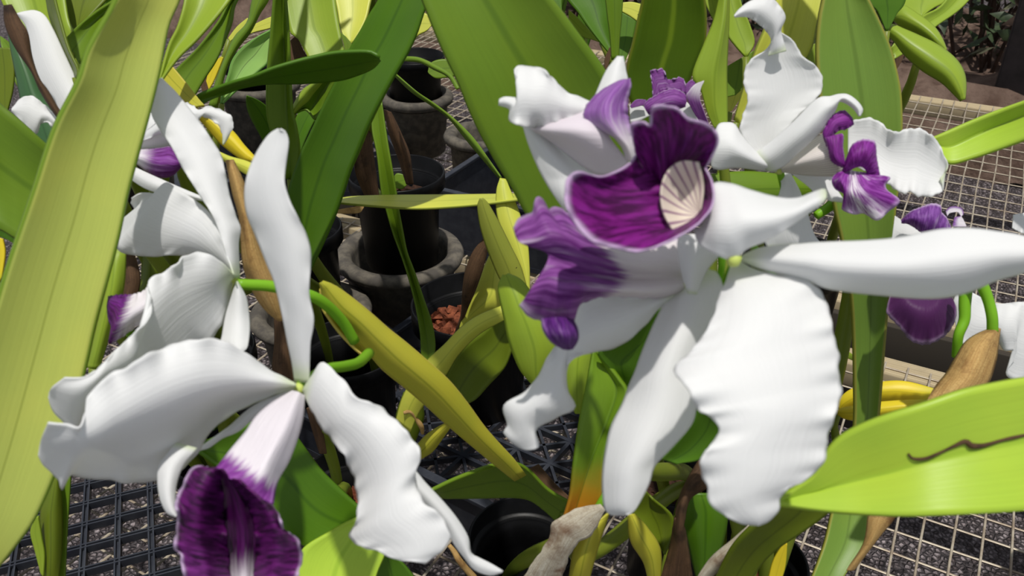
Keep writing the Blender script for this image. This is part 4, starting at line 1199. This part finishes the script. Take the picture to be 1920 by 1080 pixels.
# ---------------------------------------------------------------- back right plant (flower C, D)
pX = plant('right_low', 'orchid behind the front right flowers with a tall upright strap leaf')
leaf(pX, 'muted', [[(1545, -40), (1536, 30), (1532, 67), (1531, 110), (1536, 180), (1550, 280), (1563, 380), (1573, 427), (1588, 500), (1596, 560), (1600, 627), (1602, 720), (1601, 803), (1585, 880), (1562, 950), (1545, 1020), (1515, 1100)],
                  [(1612, -40), (1630, 0), (1653, 47), (1673, 97), (1688, 160), (1692, 207), (1692, 250), (1688, 330), (1680, 393), (1677, 440), (1668, 550), (1662, 610), (1656, 680), (1653, 720), (1647, 790), (1640, 870), (1628, 960), (1620, 1020), (1590, 1070), (1570, 1100)]],
     [.47, .475, .48, .495, .525, .545, .53], bul=-.006, n=90, m=17, th=.0024, label='tall vertical strap leaf')
leaf(pX, 'tan', [[(1632, 940), (1628, 970), (1620, 1020), (1588, 1070)], [(1690, 950), (1676, 972), (1648, 1005), (1600, 1068)]], [.46, .47], 'dry_sheath', bul=.004, label='tan dry sheath')
leaf(pX, 'ylime', [[(1460, -40), (1453, 0), (1438, 40), (1413, 100), (1395, 160), (1376, 225)], [(1550, -40), (1543, 0), (1533, 43), (1514, 108), (1440, 190), (1388, 234)]], [.52, .52, .54], bul=-.004)
leaf(pX, 'lime', [[(1523, 84), (1514, 108), (1516, 118)], [(1532, 80), (1530, 105), (1528, 120)]], [.53, .53])
leaf(pX, 'vivid', [[(1212, -60), (1203, 5), (1196, 35), (1186, 80), (1177, 117), (1174, 150), (1182, 190), (1210, 250)], [(1318, -60), (1322, 0), (1325, 33), (1323, 77), (1311, 110), (1297, 143), (1280, 183), (1250, 250)]],
     [.455, .49, .53], bul=-.004, th=.002)
leaf(pX, 'lime', [[(1362, -60), (1348, 0), (1337, 43), (1320, 83), (1298, 142), (1313, 167), (1327, 213), (1342, 245)], [(1364, -60), (1358, 30), (1350, 83), (1340, 140), (1340, 200), (1352, 245)],
                  [(1366, -60), (1366, 0), (1365, 50), (1362, 133), (1363, 190), (1363, 245)]], [.47, .465, .47], crease=True, off=[0, -.005, .004])
leaf(pX, 'lime', [[(1345, -40), (1353, 10), (1362, 60), (1378, 85), (1397, 106)], [(1384, -40), (1390, 5), (1406, 45), (1415, 80), (1400, 107)]], [.58, .58], bul=-.003)
leaf(pX, 'lime', [[(1320, -5), (1325, 12), (1338, 38)], [(1345, -20), (1348, 20), (1346, 42)]], [.60, .60])
leaf(pX, 'leaf', [[(1362, 125), (1363, 160), (1363, 182)], [(1413, 95), (1396, 158), (1380, 178)]], [.60, .60])
leaf(pX, 'ylime', [[(1362, 180), (1362, 200), (1364, 212)], [(1400, 150), (1390, 180), (1372, 208)]], [.62, .62])
leaf(pX, 'leaf', [[(1315, 328), (1400, 322), (1480, 330), (1575, 345)], [(1330, 400), (1420, 388), (1500, 375), (1565, 372)]], [.49, .50, .51], bul=.004)
leaf(pX, 'deep', [[(1395, 340), (1450, 345), (1530, 350)], [(1400, 400), (1460, 420), (1530, 395)]], [.52, .53], bul=.004)
stem(pX, 'flower_stem', [(1530, 405, .50), (1560, 384, .50)], [8, 10], n=8)
# flower C
f = flower(pX, 1462, 318, .42, 9, 'upright white flower at upper right with a split purple lip', 6, -4)
petal(f, 'dorsal_sepal', [[(1377, 29), (1388, 16), (1408, 2), (1440, -6), (1462, 12), (1472, 33), (1464, 55), (1468, 75), (1474, 96)], [(1377, 32), (1390, 31), (1404, 33), (1420, 43), (1438, 60), (1446, 75), (1444, 90), (1440, 105)]], [.396, .400, .406, .4095], bul=.004, ruf=.001)
petal(f, 'petal', [[(1453, 68), (1437, 93), (1407, 113), (1395, 140), (1397, 167), (1403, 187), (1393, 217), (1388, 245), (1405, 275), (1440, 300), (1455, 315)],
                   [(1461, 60), (1473, 66), (1490, 80), (1503, 103), (1520, 117), (1533, 127), (1542, 147), (1540, 170), (1520, 197), (1500, 213), (1483, 233), (1463, 265), (1455, 290), (1459, 315)]], [.41, .412, .415, .42], bul=-.005, ruf=.0005, rf=4, jag=.8, n=80)
petal(f, 'petal', [[(1613, 217), (1617, 205), (1607, 190), (1590, 178), (1573, 177), (1557, 181), (1530, 187), (1483, 233), (1440, 270), (1410, 290)], [(1611, 218), (1600, 203), (1583, 192), (1572, 191), (1566, 207), (1550, 232), (1533, 253), (1490, 293), (1465, 314), (1440, 322)]], [.395, .40, .405, .415], bul=.006)
petal(f, 'lateral_sepal', [[(1341, 246), (1348, 233), (1360, 230), (1377, 233), (1390, 253), (1412, 278), (1440, 300), (1458, 312)], [(1334, 305), (1336, 314), (1350, 318), (1380, 314), (1420, 318), (1456, 322)]], [.41, .412, .42], bul=.008)
lipC = lip_mat('lip_split', 0, 0, 'v', dark=(104, 18, 112), mid=(148, 56, 160), pale=(184, 118, 200), rim=.8, rim_at='u', veins=.4)
lipCl = lip_mat('lip_split_lower', .0, .12, 'u', dark=(118, 30, 132), mid=(156, 72, 172), pale=(232, 214, 238), rim=.6, rim_at='x1', veins=.8, streak=1.0)
lipCu = lip_mat('lip_split_upright', 0, 0, 'u', dark=(104, 18, 112), mid=(140, 48, 154), pale=(170, 90, 184), rim=.7, rim_at='x1', veins=.3, flip=True)
b = MB()
b.loft([[(1460, 312), (1483, 293), (1517, 267), (1545, 249), (1562, 238)], [(1465, 318), (1500, 305), (1530, 295), (1560, 285), (1575, 282)], [(1466, 322), (1507, 328), (1540, 330), (1567, 330), (1582, 326)]], [.42, .412, .405], off=[.005, -.008, .004], n=40, m=17, mat=1)
b.loft([[(1546, 262), (1543, 248), (1550, 233), (1560, 217), (1580, 207), (1590, 213), (1598, 222)], [(1550, 275), (1560, 258), (1572, 245), (1585, 243), (1601, 233)]], [.40, .40], n=40, m=13, mat=0, ruf=.001, bul=.003, jag=.6)
b.loft([[(1547, 258), (1553, 280), (1556, 295), (1562, 305), (1578, 313), (1584, 312)], [(1578, 250), (1581, 256), (1580, 275), (1582, 290), (1584, 308)]], [.398, .40], n=40, m=13, mat=0, bul=.004, jag=.6)
b.loft([[(1580, 320), (1590, 290), (1599, 271), (1616, 262), (1630, 262), (1641, 268), (1643, 292), (1646, 310), (1650, 330)], [(1584, 322), (1595, 318), (1603, 314), (1612, 312), (1618, 314), (1622, 317), (1624, 320), (1625, 324), (1626, 330)]], [.40, .396, .40], n=60, m=17, mat=3, bul=.004, jag=.6)
b.loft([[(1584, 314), (1588, 316), (1592, 318), (1598, 320), (1606, 322), (1614, 323)],
        [(1577, 322), (1576, 335), (1585, 352), (1604, 362), (1628, 352), (1634, 326)],
        [(1570, 324), (1560, 336), (1566, 354), (1586, 366), (1590, 383), (1579, 392), (1600, 402), (1620, 400), (1645, 413), (1666, 396), (1687, 377), (1664, 358), (1660, 346), (1669, 333), (1648, 329)]],
       [.401, .398, .397, .40], off=[.004, -.005, .002], n=90, m=25, mat=2, ruf=.001, rf=5)
b.build('lip', [lipC, M['petal_v'], lipCl, lipCu], f, thick=.0006)
petal(f, 'petal', [[(1590, 228), (1627, 221), (1647, 227), (1673, 247), (1693, 244), (1717, 240), (1737, 247), (1757, 264), (1768, 287), (1777, 308), (1774, 320)],
                   [(1590, 300), (1620, 320), (1648, 335), (1672, 350), (1690, 362), (1707, 360), (1720, 367), (1740, 369), (1762, 362), (1768, 354), (1763, 335)]], [.42, .415, .41, .41], bul=-.004, ruf=.0014, rf=3.5, jag=1.4, n=80)
petal(f, 'lateral_sepal', [[(1456, 322), (1465, 350), (1445, 400), (1430, 440), (1440, 468)], [(1480, 322), (1500, 360), (1514, 400), (1527, 440), (1545, 462)]], [.43, .435, .44], bul=.004)
petal(f, 'lateral_sepal', [[(1480, 322), (1510, 345), (1530, 362), (1560, 378)], [(1510, 327), (1560, 328), (1566, 350), (1585, 380)]], [.425, .42], bul=.003)
# flower D
f = flower(pX, 1265, 240, .46, 8, 'small purple frilled flower peeping up behind the front right flowers', 3, 3)
lipD = lip_mat('lip_frill', 0, 0, 'v', dark=(104, 40, 120), mid=(144, 78, 160), pale=(200, 170, 216), rim=.6, rim_at='u', veins=.7)
lipDw = lip_mat('lip_frill_edge', .15, .5, 'v', dark=(104, 40, 120), mid=(152, 86, 168), pale=(200, 170, 216), rim=.8, rim_at='u', veins=.4)
b = MB()
b.loft([[(1224, 184), (1223, 160), (1220, 133), (1232, 130), (1242, 129), (1248, 140), (1249, 150), (1262, 148), (1275, 145), (1284, 154), (1286, 175)], [(1224, 190), (1230, 185), (1242, 178), (1255, 175), (1268, 172), (1280, 172), (1286, 180)]], [.45, .45], n=60, m=13, mat=0, ruf=.0015, rf=6, jag=1)
b.loft([[(1207, 200), (1212, 190), (1228, 180), (1247, 170), (1267, 167), (1284, 177), (1287, 190)], [(1216, 215), (1225, 215), (1240, 210), (1255, 208), (1270, 205), (1285, 200)]], [.44, .44], n=50, m=13, mat=0, bul=.004, ruf=.001, rf=4, jag=.6)
b.loft([[(1320, 151), (1303, 158), (1292, 170), (1287, 182), (1300, 210), (1320, 240)], [(1320, 153), (1314, 167), (1313, 187), (1320, 207), (1332, 240)]], [.438, .442, .45], n=40, m=11, mat=1)
b.loft([[(1286, 158), (1296, 150), (1303, 155)], [(1286, 180), (1296, 170), (1305, 162)]], [.446, .446], n=20, m=9, mat=0)
b.loft([[(1181, 198), (1193, 187), (1211, 187)], [(1184, 203), (1200, 199), (1213, 196)]], [.45, .45], n=20, m=9, mat=0)
b.build('lip', [lipD, lipDw], f, thick=.0006)
petal(f, 'petal', [[(1180, 196), (1200, 198), (1217, 204)], [(1182, 230), (1195, 228), (1222, 215)]], [.455, .455], n=20, m=9)
petal(f, 'petal', [[(1270, 204), (1284, 190), (1300, 205), (1335, 240)], [(1268, 215), (1290, 225), (1310, 240), (1330, 250)]], [.448, .45], n=30, m=9)

# ---------------------------------------------------------------- top centre background plant
pK = plant('k', 'orchid of narrow shaded leaves at top centre right of the big green leaf')
leaf(pK, 'leaf', [[(1134, -40), (1138, 20), (1144, 67), (1147, 112)], [(1168, -40), (1166, 25), (1162, 67), (1160, 112)]], [.52, .52, .53], bul=-.002)
leaf(pK, 'deep', [[(1050, -30), (1085, 25), (1110, 60), (1150, 110)], [(1140, -30), (1143, 40), (1150, 80), (1158, 110)]], [.66, .66], bul=-.004)
leaf(pK, 'deep', [[(1160, 20), (1160, 70), (1150, 125)], [(1194, 38), (1182, 90), (1165, 130)]], [.64, .64])
leaf(pK, 'ylime', [[(1166, 5), (1185, 4), (1203, 8)], [(1166, 22), (1180, 30), (1194, 40)]], [.62, .62])
leaf(pK, 'lime', [[(1066, 18), (1085, 35), (1110, 62), (1128, 78)], [(1066, 45), (1090, 68), (1110, 74), (1127, 80)]], [.70, .70])
leaf(pK, 'brown', [[(1142, 90), (1134, 110), (1133, 130)], [(1148, 88), (1144, 110), (1138, 130)]], [.60, .60], 'dry_sheath', label='brown dry sheath')
leaf(pK, 'deep', [[(1030, -30), (1040, 5), (1052, 25)], [(1056, -30), (1053, 0), (1054, 26)]], [.64, .64])

# ---------------------------------------------------------------- orchids standing in the pots further back
def back_plant(key, label, seed, nl, hmin, hmax, wid, mats):
    root = plant(key, label)
    rr = random.Random(seed)
    x, y, z, r = POT[key]
    for k in range(nl):
        a = rr.uniform(0, 2 * PI)
        bx, by = x + rr.uniform(-.6, .6) * r, y + rr.uniform(-.6, .6) * r
        H, lean, wd = rr.uniform(hmin, hmax), rr.uniform(.04, .16), wid * rr.uniform(.8, 1.2)
        n, m = 26, 9
        tw = rr.uniform(0, PI)
        P = np.zeros((n, m, 3))
        for i in range(n):
            t = i / (n - 1)
            c = np.array([bx + lean * t * t * math.cos(a), by + lean * t * t * math.sin(a), z - 0.05 + H * t * (1 - .12 * t * t)])
            ww = wd * (0.30 + 0.70 * math.sin(PI * min(1, t * 1.3) / 2)) * (1 - max(0, (t - .62) / .38) ** 2.4) + 0.0004
            side = np.array([math.cos(tw), math.sin(tw), 0])
            nrm = np.array([-math.sin(tw), math.cos(tw), 0])
            for j in range(m):
                u = 2 * j / (m - 1) - 1
                P[i, j] = c + side * ww * u + nrm * ww * 0.28 * abs(u)
        b = MB()
        b.grid(P)
        b.build('leaf', M[rr.choice(mats)], root, thick=.0016)


back_plant('l5', 'dark green orchid at the back behind the pale yellow leaf', 3, 9, .26, .42, .020, ['deep', 'leaf', 'olive'])
back_plant('l4', 'dark green orchid standing at the far upper left corner', 4, 9, .26, .44, .021, ['deep', 'leaf', 'olive'])
back_plant('lll', 'dark green orchid in deep shade behind the brown sheath at upper left', 8, 7, .18, .34, .020, ['deep', 'leaf'])
back_plant('kk', 'dark green orchid at the back under the narrow leaves at top centre', 6, 10, .24, .40, .020, ['deep', 'deep', 'leaf'])
back_plant('ll', 'dark green orchid behind the small yellow leaves at upper left', 12, 5, .14, .22, .018, ['deep', 'olive'])

# ---------------------------------------------------------------- top right plant
pQ = plant('right_back', 'orchid at top right with two thick lime leaves hanging like pods')
leaf(pQ, 'lime', [[(1680, -30), (1688, 5), (1700, 20), (1720, 32), (1735, 34)], [(1820, -40), (1778, 0), (1752, 14), (1732, 28), (1725, 36)]], [.68, .66], bul=-.003)
leaf(pQ, 'lime', [[(1800, -40), (1765, 10), (1730, 30), (1695, 60), (1670, 90)], [(1850, -40), (1817, 0), (1793, 23), (1753, 51), (1710, 90), (1674, 113)]], [.66, .64, .62], bul=-.004)
b = MB()
leaf(pQ, 'lime', [[(1676, 33), (1684, 18), (1695, 13), (1717, 27), (1747, 50), (1763, 73), (1772, 95)], [(1677, 35), (1693, 50), (1723, 63), (1753, 83), (1771, 96)]], [.60, .59, .58], 'thick_leaf', bul=.006, th=.003)
leaf(pQ, 'lime', [[(1661, 57), (1670, 48), (1693, 57), (1723, 70), (1757, 87), (1787, 110), (1803, 133), (1808, 157), (1806, 187)], [(1661, 60), (1680, 77), (1697, 100), (1730, 130), (1767, 153), (1793, 177), (1804, 188)]], [.58, .57, .56], 'thick_leaf', bul=.008, th=.003)
leaf(pQ, 'deep', [[(1622, -20), (1645, 22), (1661, 58)], [(1700, -20), (1680, 28), (1664, 58)]], [.56, .57])
leaf(pQ, 'brown', [[(1686, 90), (1680, 110), (1676, 130)], [(1700, 92), (1690, 115), (1680, 132)]], [.66, .66], 'dry_sheath')

# ---------------------------------------------------------------- right edge plant (flower E)
pE = plant('brr', 'orchid at the right edge with a drooping dusky flower and a tan bract')
f = flower(pE, 1800, 520, .50, 12, 'small white and purple flower behind the long white petal at right', 6, 4)
lipE = lip_mat('lip_dusky', 0, 0, 'v', dark=(82, 36, 88), mid=(116, 62, 120), pale=(196, 172, 204), rim=.25, rim_at='x1', veins=.45)
petal(f, 'lip', [[(1668, 556), (1662, 583), (1668, 595), (1687, 614), (1707, 638), (1730, 646), (1753, 641), (1777, 624), (1790, 601), (1793, 580), (1788, 565)], [(1690, 540), (1700, 565), (1720, 580), (1740, 585), (1755, 580), (1765, 565), (1775, 545)], [(1710, 530), (1715, 540), (1725, 548), (1735, 550), (1745, 548), (1755, 540), (1765, 530)]], [.49, .485, .49], lip_mat('lip_dusky_fan', .75, 1.3, 'u', dark=(82, 36, 88), mid=(116, 62, 120), pale=(190, 150, 196), rim=.4, rim_at='x1', veins=.9, flip=True, white=(82, 36, 88)), off=[0, -.008, .004], ruf=.001, jag=.8)
petal(f, 'lip', [[(1690, 413), (1707, 397), (1723, 390), (1747, 382), (1763, 386), (1765, 398), (1774, 408), (1784, 430)], [(1690, 418), (1707, 421), (1733, 439), (1760, 445), (1785, 445)]], [.47, .465, .47], lip_mat('lip_dusky_top', 0, 0, 'u', dark=(100, 44, 128), mid=(140, 84, 168), pale=(220, 200, 232), rim=.8, rim_at='x1', veins=.4, flip=True), bul=.006, jag=.5)
petal(f, 'lip', [[(1773, 396), (1780, 389), (1790, 387), (1803, 391), (1806, 402), (1798, 406), (1790, 408), (1786, 425)], [(1776, 405), (1780, 400), (1788, 398), (1796, 398), (1800, 403), (1806, 412), (1812, 425)]], [.47, .47], lip_mat('lip_curl', .5, 1, 'u', flip=True, dark=(110, 54, 140), mid=(150, 94, 180), rim=.5), jag=.3)
petal(f, 'petal', [[(1678, 405), (1700, 420), (1740, 440), (1790, 460)], [(1672, 450), (1700, 460), (1740, 470), (1790, 480)]], [.48, .49], bul=.003)
petal(f, 'petal', [[(1800, 535), (1825, 550), (1870, 569), (1925, 567), (1980, 590)], [(1785, 570), (1800, 640), (1832, 652), (1868, 640), (1883, 657), (1901, 657), (1905, 672), (1886, 702), (1920, 716), (1980, 700)]], [.51, .52, .53], bul=.006, ruf=.003, rf=2, n=60)
stem(pE, 'pedicel', [(1826, 505, .46), (1838, 527, .46), (1852, 560, .46), (1860, 593, .46), (1861, 622, .462)], [11, 11, 10, 10, 10])
stem(pE, 'pedicel', [(1812, 530, .47), (1809, 570, .47), (1808, 600, .47), (1797, 630, .47), (1794, 668, .475)], [12, 11, 10, 9, 9])
leaf(pE, 'tan', [[(1866, 614), (1833, 627), (1810, 643), (1793, 670), (1773, 703), (1757, 722), (1735, 756)], [(1874, 616), (1870, 650), (1866, 677), (1857, 707), (1847, 725), (1820, 765)]], [.465, .455, .445], 'bract', bul=.012, label='tan dry bract')
leaf(pE, 'yellow', [[(1572, 765), (1577, 745), (1603, 727), (1657, 716), (1700, 716), (1755, 730)], [(1575, 772), (1600, 763), (1657, 753), (1727, 756), (1755, 748)]], [.60, .59, .58], bul=.004, label='bright yellow leaf')
leaf(pE, 'yellow', [[(1569, 771), (1583, 765), (1627, 757), (1680, 752), (1740, 750)], [(1571, 776), (1583, 784), (1607, 787), (1657, 780), (1720, 768)]], [.59, .58, .57], bul=.004, label='small golden leaf')
leaf(pE, 'lime', [[(1571, 640), (1585, 655), (1604, 668)], [(1572, 660), (1590, 672), (1604, 678)]], [.60, .60])
leaf(pE, 'bright', [[(1742, 263), (1752, 257), (1807, 233), (1857, 213), (1920, 190), (1990, 165)], [(1743, 264), (1777, 277), (1840, 249), (1920, 217), (1990, 190)], [(1745, 266), (1760, 290), (1781, 307), (1823, 297), (1873, 280), (1920, 263), (1990, 235)]], [.47, .46, .44], crease=True, off=[0, .006, 0], th=.002, base='none')
f2 = flower(pE, 1960, 430, .50, 8, 'white petal tip at the right edge of the picture', 3, 3)
petal(f2, 'petal', [[(1900, 403), (1915, 400), (1940, 402), (1965, 420)], [(1898, 428), (1915, 437), (1940, 445), (1965, 438)]], [.49, .50], jag=.6, ruf=.001)

# ---------------------------------------------------------------- bottom right plant
pZ = pX
leaf(pZ, 'olive', [[(1462, 930), (1440, 960), (1405, 990), (1370, 1030), (1335, 1100)], [(1575, 935), (1545, 967), (1500, 1000), (1462, 1025), (1430, 1055), (1400, 1100)]], [.40, .42, .45], bul=-.004, th=.002)
leaf(pZ, 'paper', [[(1405, 985), (1373, 1013), (1333, 1047), (1300, 1095)], [(1400, 1010), (1375, 1045), (1340, 1075), (1320, 1095)]], [.44, .46], 'dry_sheath', bul=.004, label='grey papery sheath')
leaf(pZ, 'lime', [[(1403, 1008), (1372, 1050), (1335, 1095)], [(1445, 990), (1430, 1040), (1410, 1095)]], [.455, .47], bul=.006)
leaf(pZ, 'yellow', [[(1472, 1015), (1450, 1050), (1438, 1095)], [(1476, 1020), (1472, 1060), (1462, 1095)]], [.47, .48])
pY = plant('er', 'orchid at the right front with one wide glossy lime leaf reaching in from the right')
LF = leaf(pY, 'bright', [[(1455, 941), (1493, 913), (1523, 893), (1541, 867), (1549, 846), (1573, 820), (1607, 800), (1657, 780), (1730, 757), (1800, 733), (1857, 720), (1925, 708), (2000, 700), (2090, 705), (2180, 750)],
                    [(1456, 942), (1500, 928), (1540, 918), (1607, 900), (1673, 883), (1740, 863), (1840, 840), (1925, 823), (2000, 815), (2090, 812), (2180, 800)],
                    [(1456, 943), (1490, 951), (1540, 958), (1607, 964), (1690, 968), (1773, 966), (1857, 962), (1925, 957), (2000, 945), (2090, 910), (2180, 850)]],
     [.30, .29, .28, .28, .29, .32], crease=True, off=[0, .0045, -.003], n=70, m=21, th=.0024)
b = MB()
q = []
from mathutils.bvhtree import BVHTree
LV = [np.array(v_.co) + np.array(LF.parent.location) for v_ in LF.data.vertices]
bv = BVHTree.FromPolygons([tuple(c_) for c_ in LV], [tuple(p_.vertices) for p_ in LF.data.polygons])
for (x, y) in ((1703, 851), (1712, 860), (1735, 860), (1760, 850), (1790, 836), (1810, 828), (1822, 836), (1845, 835), (1880, 825), (1925, 815)):
    hit = bv.ray_cast(Vector(CAM), Vector(W(x, y, 1.0) - CAM))[0]
    q.append((x, y, (np.array(hit) - CAM).dot(FWD) - 0.0016))
b.tube(q, [2, 3.5, 3, 2.5, 4, 6, 4, 3, 3.5, 2.5], 50, 8)
b.build('leaf_scar', M['brown'], pY, label='brown torn scar on the leaf')
stem(pY, 'leaf_base', [(2170, 790, .325), (2260, 950, .38), (2330, 1150, .47), (2380, 1380, .53)], [30, 24, 22, 20], 'bulb')

# ---------------------------------------------------------------- flower stalks and canes hidden behind flowers and leaves
q = POT['mid_low']
stem(pR, 'flower_stem', [(1378, 487, .278), (1360, 530, .30), (1310, 600, .345), (1250, 700, .39), (1185, 830, .43), (1150, 900, .445), (1112, 968, .452)], [9, 8, 8, 8, 8, 8, 7])
stem(pR, 'pedicel', [(1283, 540, .296), (1290, 570, .315), (1300, 612, .345)], [8, 7, 7])
stem(pR, 'pedicel', [(1120, 270, .33), (1200, 320, .325), (1290, 370, .31), (1345, 430, .30), (1350, 520, .31), (1312, 602, .345)], [7, 7, 7, 7, 7])
stem(pX, 'flower_stem', [(1462, 318, .425), (1475, 380, .45), (1490, 480, .48), (1480, 600, .51), (1460, 780, .55), (1430, 1000, .60)], [7, 7, 8, 9, 10, 10])
stem(pX, 'pedicel', [(1265, 240, .462), (1290, 300, .47), (1370, 400, .48), (1480, 560, .505)], [6, 6, 6, 6])
stem(pE, 'flower_stem', [(1793, 690, .462), (1800, 780, .47), (1880, 880, .50), (2000, 930, .55), (2120, 980, .62)], [8, 9, 10, 11, 11])
stem(pE, 'pedicel', [(1960, 430, .503), (2000, 500, .505), (2015, 680, .52), (2000, 925, .548)], [7, 7, 7, 7, 7])
stem(pE, 'pseudobulb', [(1980, 195, .44), (2050, 300, .46), (2090, 560, .52), (2130, 980, .64)], [9, 14, 16, 12], 'bulb')
stem(pG, 'flower_stem', [(215, 285, .463), (205, 360, .48), (200, 470, .51), (230, 600, .56), (330, 730, .68), (400, 800, .76)], [8, 8, 8, 9, 10, 9])
for rt, ky in ((pS, 'bl'), (pA, 'low_mid'), (pL, 'low_left'), (pG, 'tl'), (pU, 'u'), (pT, 't'), (pD, 'left'), (pN, 'back_b'), (pC, 'centre'), (pB, 'bark'), (pR, 'mid_low'),
               (pX, 'right_low'), (pK, 'k'), (pQ, 'right_back'), (pE, 'brr')):
    canes(rt, ky)

# dry twigs
b = MB()
b.tube([(842, 1022, .52), (852, 1035, .52), (862, 1052, .52), (890, 1085, .53)], [4, 6, 6, 7], 20, 8)
tag(b.build('dry_twig', M['tan']), 'curled tan dry twig below the long pointed white sepal', 'twig')
